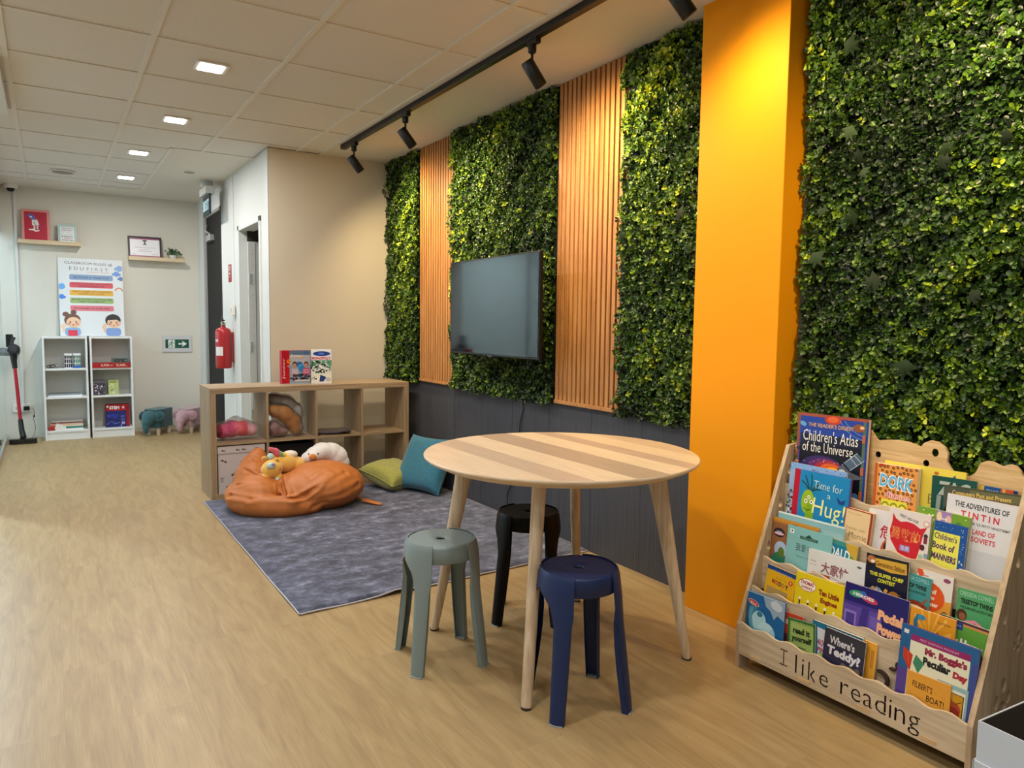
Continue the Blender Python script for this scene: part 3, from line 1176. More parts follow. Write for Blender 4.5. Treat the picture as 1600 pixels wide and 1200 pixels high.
# ================================================================== STOOLS
def stool(cx, cy, rot, foot_r, col, label):
    m = M(col, 0.42, spec=0.2 if col == '#050505' else 0.45, bump=0.08, bscale=600)
    t = thing('stacking_stool', (cx, cy, 0), label, 'stool', 'round plastic stacking stools')
    X = T(cx, cy, 0) @ RZ(rot)
    zt = 0.4495
    a = MB()
    # seat disc with a moulded hole and a skirt
    a.lathe([(0.016, zt - 0.014), (0.0165, zt - 0.006), (0.021, zt - 0.0042), (0.06, zt - 0.005), (0.108, zt - 0.004), (0.117, zt - 0.0035), (0.1225, zt - 0.006),
             (0.1245, zt - 0.012), (0.1285, zt - 0.062), (0.1265, zt - 0.064), (0.121, zt - 0.014), (0.11, zt - 0.008), (0.017, zt - 0.012)], m, 64, X, cap0=False, cap1=False)
    a.lathe([(0.015, zt - 0.016), (0.016, zt - 0.0105)], M('#1a1b1d', 0.8), 20, X, cap1=False)  # dark colour paints the shade inside the hole
    seat = a.build('seat', t)
    for q in range(4):
        # each leg is a bent shell: a collar hugging the skirt, swept into a tapering angled leg
        Xl = X @ RZ(45 + 90 * q)
        a = MB()
        rows = []
        N_ = 15
        zs = [0.0, 0.006, 0.06, 0.14, 0.22, 0.29, 0.325, 0.345, 0.358, 0.370, 0.382, 0.396, 0.43, 0.443, 0.449]
        for zi, z in enumerate(zs):
            kk = 1 - z / zt
            r_out = 0.1305 + (foot_r - 0.1305) * kk
            u = 0.0
            if z < 0.32:
                half = math.radians(10.5) + math.radians(3.0) * (z / 0.33)
                half *= 0.1305 / r_out * 1.02
            else:
                u = min(1, (z - 0.325) / 0.065)
                half = math.radians(14)
            if z > 0.435:
                r_out -= (z - 0.435) * 0.35
            row = []
            for j in range(9):
                f_ = -1 + 2 * j / 8
                an = half * f_
                # the collar sweeps round to the neighbouring leg on one side only
                if (f_ < 0) == (q % 2 == 0) and abs(f_) > 0.01:
                    an *= 1 + 2.25 * (u ** 1.8)
                rr_ = r_out - 0.006 * abs(f_) ** 3 * (1 if z < 0.325 else 0.3)
                row.append((rr_ * math.cos(an), rr_ * math.sin(an), z))
            rows.append(row)
        vs, fs = [], []
        for row in rows:
            vs += row
        inner = [(v[0] * (1 - 0.0045 / math.hypot(v[0], v[1])), v[1] * (1 - 0.0045 / math.hypot(v[0], v[1])), v[2]) for v in vs]
        # turned-in flanges down both sides of the leg
        n9 = 9
        R_ = len(rows)
        o = len(vs)
        allv = vs + inner
        for i in range(R_ - 1):
            for j in range(n9 - 1):
                fs.append((i * n9 + j, i * n9 + j + 1, (i + 1) * n9 + j + 1, (i + 1) * n9 + j))
                fs.append((o + i * n9 + j, o + (i + 1) * n9 + j, o + (i + 1) * n9 + j + 1, o + i * n9 + j + 1))
            fs.append((i * n9, (i + 1) * n9, o + (i + 1) * n9, o + i * n9))
            fs.append((i * n9 + 8, o + i * n9 + 8, o + (i + 1) * n9 + 8, (i + 1) * n9 + 8))
        for j in range(n9 - 1):
            fs.append((j, o + j, o + j + 1, j + 1))
            e = (R_ - 1) * n9
            fs.append((e + j, e + j + 1, o + e + j + 1, o + e + j))
        a.add(allv, fs, m, False, Xl)
        for sd in (0, 8):
            fl = []
            for i in (0, 2, 3, 4, 5, 7):
                v = Vector(rows[i][sd])
                n_ = Vector((v.x, v.y, 0)).normalized()
                fl.append((v, v - n_ * {0: .020, 2: .021, 3: .022, 4: .020, 5: .014, 7: .0035}[i]))
            vv, ff = [], []
            for p, q2 in fl:
                tw = Vector((0, 0.003 * (1 if sd == 0 else -1), 0))
                vv += [p, q2, q2 + tw, p + tw]
            for i in range(5):
                for k in range(4):
                    k2 = (k + 1) % 4
                    ff.append((i * 4 + k, i * 4 + k2, (i + 1) * 4 + k2, (i + 1) * 4 + k))
            ff += [(0, 1, 2, 3), (20, 23, 22, 21)]
            a.add(vv, ff, m, False, Xl)
        lg = a.build('leg', t, auto=35)
        a = MB()
        r0 = foot_r
        a.box(r0 - 0.024, r0 + 0.001, -0.021, 0.021, 0.0, 0.004, M('#9aa0a2', 0.6), X=Xl)
        a.build('foot_cap', lg, bevel=0.001)


stool(1.178, 2.323, -9.5, 0.187, '#7b8a8a', 'grey plastic stool standing left of the table, against the edge of the rug')
stool(1.418, 1.818, -12, 0.187, '#172a55', 'navy blue plastic stool in front, under the near rim of the table')
stool(1.668, 2.487, -35, 0.187, '#050505', 'black plastic stool tucked behind the table legs')

# ================================================================== RUG
a = MB()
m_rug = rug_material()
rx0, rx1, ry0, ry1 = 0.842, 2.425, 2.955, 5.17
n = 40
vs, fs = [], []
for i in range(n + 1):
    for j in range(n + 1):
        x = rx0 + (rx1 - rx0) * i / n
        y = ry0 + 0.075 * i / n + (ry1 - ry0 - 0.075 * i / n) * j / n
        z = 0.006 + 0.0015 * math.sin(i * 0.9 + j * 0.5)
        # the near edge lifts a little behind the grey stool
        z += 0.022 * math.exp(-((x - 1.30) / 0.07) ** 2 - ((y - ry0) / 0.05) ** 2)
        vs.append((x, y, z))
for i in range(n):
    for j in range(n):
        fs.append((i * (n + 1) + j, (i + 1) * (n + 1) + j, (i + 1) * (n + 1) + j + 1, i * (n + 1) + j + 1))
t = thing('rug', (1.6, 4.0, 0), 'mottled grey blue rectangular rug with a pale edge on the wood floor', 'rug')
a.add(vs, fs, m_rug, True)
o = a.build('pile', t)
sd = o.modifiers.new('thick', 'SOLIDIFY')
sd.thickness = 0.005
sd.offset = -1
a = MB()
rim = [vs[i * (n + 1)] for i in range(n + 1)] + [vs[n * (n + 1) + j] for j in range(1, n + 1)] + [vs[i * (n + 1) + n] for i in range(n - 1, -1, -1)] + [vs[j] for j in range(n - 1, -1, -1)]
a.tube(rim, 0.0042, M('#b9b7be', 0.9), 6, cap=False, up=(0, 0, 1))
a.build('bound_edge', t)

# ================================================================== CUBE SHELF
m_oak = grain('grey_oak_laminate', ['#8d7659', '#a18a6b', '#b39c7c'], (22, 22, 0.9), 0.5, 6, 4, 0.5, 0.06)
m_oakh = grain('grey_oak_laminate_across', ['#8d7659', '#a18a6b', '#b39c7c'], (0.9, 22, 22), 0.5, 6, 4, 0.5, 0.06)
KX0, KX1, KY0, KY1, KH = 0.893, 2.345, 5.190, 5.575, 0.768
t = thing('cube_shelf', ((KX0 + KX1) / 2, (KY0 + KY1) / 2, 0), 'low grey oak cube shelf with eight compartments, standing before the beige wall', 'shelf')
a = MB()
a.box(KX0, KX1, KY0, KY1, KH - 0.039, KH, m_oakh)
a.build('top_board', t, bevel=0.001)
a = MB()
a.box(KX0 + 0.039, KX1 - 0.039, KY0, KY1, 0.0, 0.039, m_oakh)
a.build('bottom_board', t, bevel=0.001)
for x in (KX0, KX1 - 0.039):
    a = MB()
    a.box(x, x + 0.039, KY0, KY1, 0.0, KH - 0.039, m_oak)
    a.build('side_panel', t, bevel=0.001)
cw = (KX1 - KX0 - 0.078 - 3 * 0.016) / 4
cx = [KX0 + 0.039 + k * (cw + 0.016) for k in range(4)]
MZ0, MZ1 = 0.3755, 0.3915
for k in range(1, 4):
    a = MB()
    a.box(cx[k] - 0.016, cx[k], KY0 + 0.001, KY1, 0.039, KH - 0.039, m_oak)
    a.build('upright', t)
for k in range(4):
    a = MB()
    a.box(cx[k], cx[k] + cw, KY0 + 0.002, KY1, MZ0, MZ1, m_oakh)
    a.build('middle_shelf', t)

# storage boxes
m_bx = M('#cdc4c1', 0.7, bump=0.1, bscale=400)
bx0, bx1 = cx[0] + 0.006, cx[0] + cw - 0.012
t = thing('storage_box', (1.08, 5.38, 0.039), 'off-white lidded storage box with black doodle print, in the lower left compartment', 'storage box')
a = MB()
a.box(bx0 + .004, bx1 - .004, KY0 + 0.016, KY1 - 0.05, 0.040, 0.325, m_bx)
I = Ink(a, frame((bx0 + .004, KY0 + 0.0155, 0.040), (1, 0, 0), (0, 0, 1)), bx1 - bx0 - .008, 0.285)
dk = '#2a2729'
rd = random.Random(4)
for (u, v, r) in ((.12, .20, 28), (.52, .28, -50), (.33, .50, -35), (.07, .62, 85), (.86, .12, 40), (.62, .60, 20), (.80, .45, -20), (.22, .80, 15), (.50, .80, 60), (.75, .85, -30)):
    ca, sa = math.cos(math.radians(r)), math.sin(math.radians(r))
    kind = rd.choice((0, 1, 2))
    if kind == 0:
        for k in (-1, 1):
            I.oval(u + k * .04 * ca, v + k * .04 * sa, .028, .02, dk, r)
            I.oval(u + k * .04 * ca, v + k * .04 * sa, .012, .008, '#cdc4c1', r)
        I.line([(u - .05 * ca, v - .05 * sa), (u + .05 * ca, v + .05 * sa)], .012, dk)
    elif kind == 1:
        for k in range(4):
            aa = math.radians(r + 90 * k)
            I.oval(u + .035 * math.cos(aa), v + .035 * math.sin(aa), .03, .010, dk, r + 90 * k)
    else:
        I.oval(u, v, .05, .028, dk, r)
        I.oval(u, v, .038, .018, '#cdc4c1', r)
        for k in range(3):
            I.line([(u + k * .02, v - .03), (u + k * .02 + .01, v - .06)], .006, dk)
a.build('box_body', t, fix=False)
a = MB()
a.box(bx0, bx1, KY0 + 0.010, KY1 - 0.045, 0.318, 0.366, m_bx)
I = Ink(a, frame((bx0, KY0 + 0.0095, 0.318), (1, 0, 0), (0, 0, 1)), bx1 - bx0, 0.048)
for u in (.12, .42, .55, .83):
    I.oval(u, .09, .045, .018, dk, 10)
    I.oval(u + .01, .09, .02, .008, '#cdc4c1', 10)
a.build('box_lid', t, fix=False)
t = thing('fabric_bin', (1.43, 5.38, 0.039), 'black fabric bin in the lower compartment beside the doodle box', 'storage bin')
a = MB()
b0, b1 = cx[1] + 0.006, cx[1] + cw - 0.006
m_blkf = M('#060607', 0.9, bump=0.2, bscale=500)
a.box(b0, b1, KY0 + 0.03, KY1 - 0.02, 0.040, 0.345, m_blkf)
a.build('bin_body', t, bevel=0.006)
a = MB()
a.tube([(1.40, KY0 + 0.029, 0.25), (1.40, KY0 + 0.022, 0.225), (1.47, KY0 + 0.022, 0.225), (1.47, KY0 + 0.029, 0.25)], 0.006, m_blkf, 8)
a.build('bin_handle', t)


def soft(name, parts, voxel, mats, parent=None, paint=None, disp=0.0, dscale=40, smooth=4, seed=0, wr=None):
    """fused ellipsoids as one smooth skin; paint(v) -> index of the material"""
    V, F = fuse(parts, voxel, smooth)
    if disp:
        c = V.mean(0)
        d = V - c
        d /= np.linalg.norm(d, axis=1)[:, None] + 1e-9
        V = V + d * (vnoise(V, dscale, seed) * disp)[:, None]
    if wr is not None:
        V = wr(V)
    mb = MB()
    for m in mats:
        mb.idx(m)
    mb.v = [tuple(v) for v in V]
    mb.f = [list(f) for f in F]
    mb.sm = [True] * len(F)
    if paint is None:
        mb.mi = [0] * len(F)
    else:
        mb.mi = [paint(V[list(f)].mean(0)) for f in F]
    return mb.build(name, parent, fix=False)


def rot3(x=0, y=0, z=0):
    return (RZ(z) @ RY(y) @ RX(x)).to_3x3()


def film_material():
    m = bpy.data.materials.new('clear_plastic_film')
    m.use_nodes = True
    nt = m.node_tree
    nt.nodes.clear()
    N = nt.nodes.new
    L = nt.links.new
    out = N('ShaderNodeOutputMaterial')
    mix = N('ShaderNodeMixShader')
    tr = N('ShaderNodeBsdfTransparent')
    gl = N('ShaderNodeBsdfGlossy')
    gl.inputs['Roughness'].default_value = 0.12
    lw = N('ShaderNodeLayerWeight')
    lw.inputs['Blend'].default_value = 0.35
    mm = N('ShaderNodeMath')
    mm.operation = 'MULTIPLY_ADD'
    mm.inputs[1].default_value = 0.55
    mm.inputs[2].default_value = 0.09
    L(lw.outputs['Fresnel'], mm.inputs[0])
    tc = N('ShaderNodeTexCoord')
    n = N('ShaderNodeTexNoise')
    n.inputs['Scale'].default_value = 45
    n.inputs['Detail'].default_value = 5
    L(tc.outputs['Object'], n.inputs['Vector'])
    bp = N('ShaderNodeBump')
    bp.inputs['Strength'].default_value = 1.0
    bp.inputs['Distance'].default_value = 0.02
    L(n.outputs['Fac'], bp.inputs['Height'])
    L(bp.outputs[0], gl.inputs['Normal'])
    L(bp.outputs[0], lw.inputs['Normal'])
    L(mm.outputs[0], mix.inputs[0])
    L(tr.outputs[0], mix.inputs[1])
    L(gl.outputs[0], mix.inputs[2])
    L(mix.outputs[0], out.inputs['Surface'])
    return m


m_film = film_material()


def film(name, parts, parent, seed, amp=0.012):
    V, F = fuse(parts, 0.012, 2)
    c = V.mean(0)
    d = V - c
    d /= np.linalg.norm(d, axis=1)[:, None]
    n_ = np.abs(vnoise(V, 55, seed)) + 0.5 * np.abs(vnoise(V, 130, seed + 1))
    V = V + d * (n_ * amp)[:, None]
    mb = MB()
    mb.idx(m_film)
    mb.v = [tuple(v) for v in V]
    mb.f = [list(f) for f in F]
    mb.sm = [False] * len(F)
    mb.mi = [0] * len(F)
    return mb.build(name, parent, fix=False)


# bagged plush in the first compartment: crimson, pink and pale pink bands
m_pl = dict(bump=0.6, bscale=260, sheen=0.5)
z0 = MZ1 + 0.004
cr, pk, cl, pp = M('#a31236', 0.9, **m_pl), M('#e0457f', 0.9, **m_pl), M('#ef5f6c', 0.9, **m_pl), M('#eaa5b0', 0.9, **m_pl)
t = thing('bagged_plush', (1.09, 5.33, z0), 'pink and crimson plush toy sealed in a clear plastic bag, in the upper left compartment', 'plush toy')
soft('plush_body', [((0.995, 5.34, z0 + .058), (.055, .075, .052), None), ((1.06, 5.33, z0 + .075), (.06, .075, .060), None),
                    ((1.13, 5.32, z0 + .072), (.06, .07, .055), None), ((1.185, 5.32, z0 + .060), (.045, .06, .045), None)],
     0.007, [cr, pk, cl, pp], t, lambda v: 0 if v[0] < .985 else 1 if v[0] < 1.07 else 2 if v[0] < 1.15 else 3, 0.003, 40)
film('plastic_bag', [((1.01, 5.34, z0 + .064), (.070, .088, .060), None), ((1.09, 5.33, z0 + .078), (.10, .10, .074), None), ((1.18, 5.31, z0 + .062), (.062, .09, .058), None)], t, 3, .008)
# second compartment
gd, wt, mv = M('#c07f30', 0.9, **m_pl), M('#d9d3c9', 0.9, **m_pl), M('#a97f80', 0.9, **m_pl)
t = thing('bagged_plush', (1.36, 5.30, z0 + 0.06), 'golden brown plush toy sealed in a clear plastic bag, in the second upper compartment', 'plush toy')
soft('plush_body', [((1.345, 5.272, z0 + .190), (.060, .05, .045), rot3(y=20)), ((1.41, 5.268, z0 + .165), (.075, .05, .055), rot3(y=35)),
                    ((1.465, 5.270, z0 + .110), (.055, .045, .06), None), ((1.485, 5.275, z0 + .060), (.045, .045, .05), None)], 0.007, [gd], t, None, .003, 45)
film('plastic_bag', [((1.345, 5.270, z0 + .190), (.066, .058, .052), rot3(y=20)), ((1.41, 5.266, z0 + .165), (.082, .058, .062), rot3(y=35)),
                     ((1.468, 5.268, z0 + .110), (.062, .053, .067), None), ((1.492, 5.27, z0 + .062), (.052, .05, .058), None)], t, 5, .006)
t = thing('bagged_plush', (1.47, 5.42, z0 + 0.06), 'white plush toy sealed in a clear plastic bag, behind the golden brown one', 'plush toy')
soft('plush_body', [((1.38, 5.41, z0 + .255), (.075, .07, .048), rot3(y=10)), ((1.46, 5.40, z0 + .225), (.075, .07, .055), rot3(y=40)),
                    ((1.525, 5.39, z0 + .15), (.045, .07, .075), rot3(y=10)), ((1.54, 5.39, z0 + .06), (.030, .06, .06), None)], 0.008, [wt], t, None, .003, 45)
film('plastic_bag', [((1.38, 5.41, z0 + .258), (.083, .08, .054), rot3(y=10)), ((1.46, 5.40, z0 + .228), (.082, .08, .062), rot3(y=40)),
                     ((1.528, 5.39, z0 + .15), (.046, .08, .082), rot3(y=10)), ((1.54, 5.39, z0 + .06), (.033, .07, .06), None)], t, 8, .004)
t = thing('bagged_plush', (1.33, 5.33, z0), 'dusky pink ribbed plush toy in a plastic bag, under the golden brown one', 'plush toy')
soft('plush_body', [((1.335, 5.30, z0 + .060), (.050, .07, .058), None), ((1.385, 5.30, z0 + .040), (.055, .06, .038), None)], 0.007, [mv], t, None, .004, 90)
film('plastic_bag', [((1.338, 5.30, z0 + .062), (.054, .078, .060), None), ((1.385, 5.30, z0 + .043), (.062, .068, .040), None)], t, 9, .003)

# magazines in the third compartment
for k, (mx, my, rz_, cc, lab) in enumerate(((1.765, 5.34, 8, '#6b6257', 'brown magazine lying flat in the third upper compartment, under the curled one'),
                                            (1.775, 5.30, -14, '#4d4a52', 'dark magazine with a curled corner, top of the pile in the third upper compartment'))):
    a = MB()
    n = 14
    W_, D_ = 0.25, 0.19
    X = T(mx, my, MZ1 + 0.002 + k * 0.012) @ RZ(rz_)
    top, bot, fs = [], [], []
    for i in range(n + 1):
        for j in range(n + 1):
            u, v = i / n, j / n
            z = 0.020 * max(0, u - 0.55) * (1 - v) * k + 0.002 * math.sin(u * 9) * k
            bot.append(((u - .5) * W_, (v - .5) * D_, z))
            top.append(((u - .5) * W_, (v - .5) * D_, z + 0.007))
    N1 = (n + 1) ** 2
    for i in range(n):
        for j in range(n):
            q = [i * (n + 1) + j, (i + 1) * (n + 1) + j, (i + 1) * (n + 1) + j + 1, i * (n + 1) + j + 1]
            fs += [tuple(x + N1 for x in q), tuple(reversed(q))]
    for i in range(n):
        fs += [(i * (n + 1), (i + 1) * (n + 1), (i + 1) * (n + 1) + N1, i * (n + 1) + N1), (i * (n + 1) + n, i * (n + 1) + n + N1, (i + 1) * (n + 1) + n + N1, (i + 1) * (n + 1) + n),
               (i, i + N1, i + 1 + N1, i + 1), (n * (n + 1) + i, n * (n + 1) + i + 1, n * (n + 1) + i + 1 + N1, n * (n + 1) + i + N1)]
    a.add(bot + top, fs, M(cc, 0.3, var=0.6, vscale=30), False, X)
    tag(a.build('magazine'), lab, 'magazine', 'magazines in the third compartment')

# two game boxes on top of the shelf
def carton(name, x0, y0, z0, w_, d_, h_, rz_, front, side, label, cat, art, group=None, top=None, sideart=None):
    X = T(x0, y0, z0) @ RZ(rz_)
    t = thing(name, (x0, y0, z0), label, cat, group)
    a = MB()
    a.box(0, w_, 0, d_, 0, h_, M(side, 0.45), X=X)
    if top:
        a.box(0.0005, w_ - .0005, 0.0005, d_ - .0005, h_, h_ + 0.0003, M(top, .45), X=X)
    a.build('box_body', t, bevel=0.001)
    a = MB()
    Xf = X @ frame((0, -0.0006, 0), (1, 0, 0), (0, 0, 1))
    a.prism([(0, 0), (w_, 0), (w_, h_), (0, h_)], -0.0004, 0.0, M(front, 0.35), Xf)
    art(Ink(a, Xf, w_, h_))
    a.build('printed_front', t, fix=False)
    if sideart:
        a = MB()
        sideart(a, X)
        a.build('printed_side', t, fix=False)
    return t


def art_game(I):
    I.rect(0, 0, .145, 1.15, '#b5122a').rect(.145, 0, .27, 1.15, '#c20f1c')
    I.rect(.27, 0, 1, 1.15, '#b9bcc6').rect(.27, .0, 1, .16, '#5f7d9a').rect(.27, .5, 1, 1.15, '#8fa9bd')
    for k, c in enumerate(('#2d6db3', '#4aa0d8', '#2a88c8')):
        I.oval(.62 + .05 * k, .5 + .08 * k, .12, .11, c)
    for cx_, shirt, hair in ((.45, '#b9a9b8', '#5a4032'), (.85, '#d0527e', '#6a3a24')):
        I.oval(cx_, .48, .085, .095, hair)
        I.oval(cx_ - .005, .53, .065, .08, '#d49a80')
        I.rect(cx_ - .12, .62, cx_ + .12, .86, shirt, .05)
        for k in range(3):
            I.line([(cx_ - .1, .68 + .05 * k), (cx_ + .1, .68 + .05 * k)], .012, '#eee4e8')
        I.oval(cx_ - .03, .54, .01, .012, '#222222').oval(cx_ + .03, .54, .01, .012, '#222222').oval(cx_, .575, .02, .01, '#9a3030')
    I.sparks(46, .30, .82, .98, 1.02, .015, .05, ['#1e2a38', '#3a5c3a', '#7b1f28', '#26497c', '#cfae9c', '#2b1d1d'], 5)
    I.rect(.45, 1.03, .98, 1.07, '#e9d9d6', .01)
    I.text('Junior', .31, .12, .44, .13, '#f1e2c8', .03, 4).line([(.5, .27), (.8, .24)], .02, '#f0b34a')
    I.oval(.24, .38, .075, .075, '#f08a1d').text('6+', .20, .35, .08, .055, '#b5122a', .02)
    I.oval(.86, .10, .07, .045, '#2d56a8').text('4+', .83, .08, .06, .04, '#e8eef6')
    I.text('Junior', .03, 1.0, .75, .09, '#f2c6cc', .02, -90)
    I.text('AZ', .19, .52, .07, .05, '#f3e4e4', .02)


def art_mono(I):
    I.rect(0, 0, 1, 1.62, '#e6ecef').rect(.0, .0, 1, .12, '#f1f2f4')
    I.oval(.52, .20, .42, .12, '#1f3f94').oval(.5, .19, .15, .05, '#5b84cf')
    I.text('MONOPOLY', .03, .36, .93, .14, '#d8121c', .04)
    I.rect(0, .52, 1, 1.2, '#5f9c77').poly([(0, 1.2), (0, .9), (.35, .7), (1, 1.0), (1, 1.2)], '#e7e6dc')
    I.sparks(60, .02, .55, .98, 1.15, .02, .07, ['#1c2b22', '#cfd8d0', '#38704f', '#222222', '#b9c3bb'], 8)
    I.line([(.12, .78), (.35, .85), (.5, 1.0), (.7, 1.05)], .03, '#161616').line([(.3, .72), (.6, .82), (.85, 1.02)], .025, '#f1f1ee')
    I.rect(0, 1.22, 1, 1.62, '#ece9d4').poly([(.45, 1.25), (.75, 1.38), (.6, 1.6), (.4, 1.6)], '#223a7c')
    I.oval(.24, 1.46, .12, .1, '#f4f4f2').oval(.24, 1.46, .045, .045, '#111111').oval(.84, 1.5, .11, .07, '#6d82b4').oval(.84, 1.5, .07, .04, '#dfe5f1')
    I.sparks(16, .02, 1.28, .18, 1.55, .01, .03, ['#1a1a1a', '#8f8250'], 3)


m_top2 = '#eceef0'
carton('game_box', 1.412, 5.335, KH, 0.21, 0.052, 0.245, 2, '#b9bcc6', '#b5122a', 'red game box with two children on its front, standing on the cube shelf', 'game box', art_game)
carton('game_box', 1.622, 5.325, KH, 0.148, 0.052, 0.250, -12, '#e6ecef', '#7d1a20', 'narrower white and green board game box with a blue oval, standing on the cube shelf', 'game box', art_mono, top='#eceef0')

# ================================================================== BEAN BAG
m_bean = M('#b96e34', 0.52, bump=0.25, bscale=220, name='tan_orange_faux_leather')


def crease_fn(V):
    """press folds into the skin along polylines (x, y, z)"""
    cs = [
        ([(1.235, 4.76, .24), (1.225, 4.68, .215), (1.215, 4.62, .17), (1.215, 4.56, .12), (1.245, 4.50, .09)], .046, .015),
        ([(1.265, 4.66, .20), (1.275, 4.59, .17), (1.26, 4.54, .13), (1.27, 4.50, .10)], .022, .011),
        ([(.93, 4.74, .125), (1.02, 4.60, .115), (1.12, 4.54, .11), (1.22, 4.50, .115), (1.32, 4.48, .14), (1.42, 4.50, .18), (1.50, 4.54, .225)], .026, .014),
        ([(1.04, 4.86, .26), (1.09, 4.78, .235), (1.13, 4.72, .215)], .016, .012),
        ([(1.10, 4.94, .31), (1.115, 4.84, .25), (1.15, 4.76, .225)], .018, .011),
        ([(1.16, 4.96, .30), (1.155, 4.86, .25), (1.175, 4.78, .23)], .016, .011),
        ([(.95, 4.78, .19), (1.02, 4.70, .185), (1.10, 4.66, .18)], .012, .012),
        ([(1.08, 4.66, .19), (1.11, 4.59, .155), (1.14, 4.56, .12)], .009, .012),
        ([(1.28, 4.60, .12), (1.40, 4.50, .16), (1.52, 4.50, .20), (1.60, 4.55, .235)], .012, .018),
        ([(1.27, 4.59, .08), (1.40, 4.48, .10), (1.55, 4.455, .13), (1.68, 4.52, .16)], .011, .016),
        ([(1.29, 4.60, .17), (1.38, 4.56, .22), (1.46, 4.58, .255)], .010, .014),
        ([(1.36, 4.47, .06), (1.50, 4.48, .10), (1.62, 4.54, .15), (1.70, 4.62, .19)], .009, .014),
        ([(1.42, 4.60, .255), (1.50, 4.58, .245), (1.57, 4.60, .23)], .007, .010),
        ([(1.56, 4.68, .275), (1.63, 4.64, .245), (1.66, 4.60, .20)], .010, .010),
        ([(1.60, 4.70, .265), (1.66, 4.68, .235), (1.70, 4.66, .20)], .007, .008),
    ]
    d = V - np.array([1.36, 4.80, 0.06])
    n = d / (np.linalg.norm(d, axis=1)[:, None] + 1e-9)
    tot = np.zeros(len(V))
    for pl, depth, wd in cs:
        P = [np.array(p) for p in pl]
        best = np.full(len(V), 9.0)
        for p, q in zip(P[:-1], P[1:]):
            e = q - p
            tt = np.clip(((V - p) @ e) / (e @ e), 0, 1)
            best = np.minimum(best, np.linalg.norm(V - (p + tt[:, None] * e), axis=1))
        tot -= depth * np.exp(-(best / wd) ** 2)
        tot += depth * 0.45 * np.exp(-((best - wd * 1.7) / wd) ** 2)
    tot += 0.0030 * vnoise(V, 16, 4) + 0.0012 * np.abs(vnoise(V, 60, 6))
    V = V + n * tot[:, None]
    V[:, 2] = np.maximum(V[:, 2], 0.0095)
    return V


t = thing('bean_bag', (1.38, 4.80, 0.008), 'creased tan orange faux leather bean bag slumped on the rug before the shelf', 'bean bag')
roll = []
ch = [(1.00, 4.84, .100, .095), (.995, 4.75, .085, .088), (1.03, 4.655, .075, .080), (1.11, 4.570, .072, .074), (1.21, 4.530, .070, .072), (1.31, 4.52, .065, .066), (1.40, 4.54, .06, .06)]
for p, q in zip(ch[:-1], ch[1:]):
    for k in range(5):
        x_, y_, z_, r_ = [p[i] + (q[i] - p[i]) * k / 5 for i in range(4)]
        roll.append(((x_, y_, z_), (r_, r_, r_ * .95), None))
soft('bag_body', roll + [((1.515, 4.73, .138), (.270, .29, .158), rot3(z=-10)), ((1.40, 4.70, .120), (.20, .24, .138), rot3(y=4)), ((1.62, 4.80, .12), (.15, .20, .13), None),
                  ((1.10, 4.80, .125), (.160, .225, .118), None), ((1.11, 4.92, .17), (.135, .13, .135), None), ((1.135, 4.99, .235), (.105, .085, .105), rot3(y=-6)),
                  ((1.155, 5.01, .300), (.068, .058, .065), None), ((1.165, 5.02, .335), (.042, .04, .038), None), ((1.34, 4.93, .12), (.30, .20, .12), None)],
     0.0085, [m_bean], t, None, 0, 0, 6, 0, crease_fn)
a = MB()
a.tube([(1.74, 4.60, .03), (1.79, 4.53, .022), (1.82, 4.50, .018), (1.835, 4.49, .015)], [.012, .016, .022, .012], m_bean, 10, flat=0.45, up=(0, 0, 1))
a.tube([(1.72, 4.64, .04), (1.78, 4.58, .03), (1.82, 4.52, .022)], [.008, .01, .01], m_bean, 8, flat=0.4, up=(0, 0, 1))
a.build('carry_strap', t)

# plush toys lying on the bean bag
ye, cr_, mint, lil, pnk, grn = (M('#e6b552', 0.95, **m_pl), M('#e4d8c6', 0.95, **m_pl), M('#b9d8d6', 0.95, **m_pl), M('#9a86b8', .9, **m_pl), M('#d9606f', .9, **m_pl), M('#7ea26a', .9, **m_pl))
t = thing('plush_toy', (1.25, 4.82, .25), 'yellow sleeping plush toy with a pink and green mane, lying on the bean bag', 'plush toy')
hx, hy, hz = 1.188, 4.765, .268
soft('plush_body', [((hx, hy, hz), (.070, .060, .062), rot3(y=-20)), ((1.29, 4.86, .285), (.10, .085, .070), rot3(y=12)), ((1.36, 4.87, .265), (.075, .075, .055), None),
                    ((1.225, 4.755, .215), (.030, .04, .030), None), ((1.145, 4.745, .222), (.028, .03, .028), None)],
     .0055, [ye], t, None, .0015, 60)
for (ex, ey, ez) in ((1.148, 4.79, .335), (1.215, 4.752, .325)):
    a = MB()
    a.ball((ex, ey, ez), (.019, .013, .018), ye, 16)
    a.ball((ex - .001, ey - .009, ez), (.011, .006, .011), M('#c98f3c', .9), 12)
    a.build('ear', t)
a = MB()
a.ball((1.172, 4.712, .300), (.030, .018, .022), mint, 18)
a.ball((1.180, 4.698, .311), (.013, .009, .009), lil, 12)
a.build('muzzle', t)
a = MB()
a.tube([(1.205, 4.722, .278), (1.214, 4.716, .272), (1.226, 4.717, .271), (1.234, 4.723, .277)], .0016, M('#3a2c22', .8), 6)
for k in range(4):
    a.tube([(1.208 + k * .008, 4.717, .272), (1.206 + k * .008, 4.714, .264)], .0012, M('#3a2c22', .8), 6)
a.build('closed_eye', t)
a = MB()
a.ball((1.190, 4.80, .345), (.022, .02, .022), mint, 14)
a.build('forelock', t)
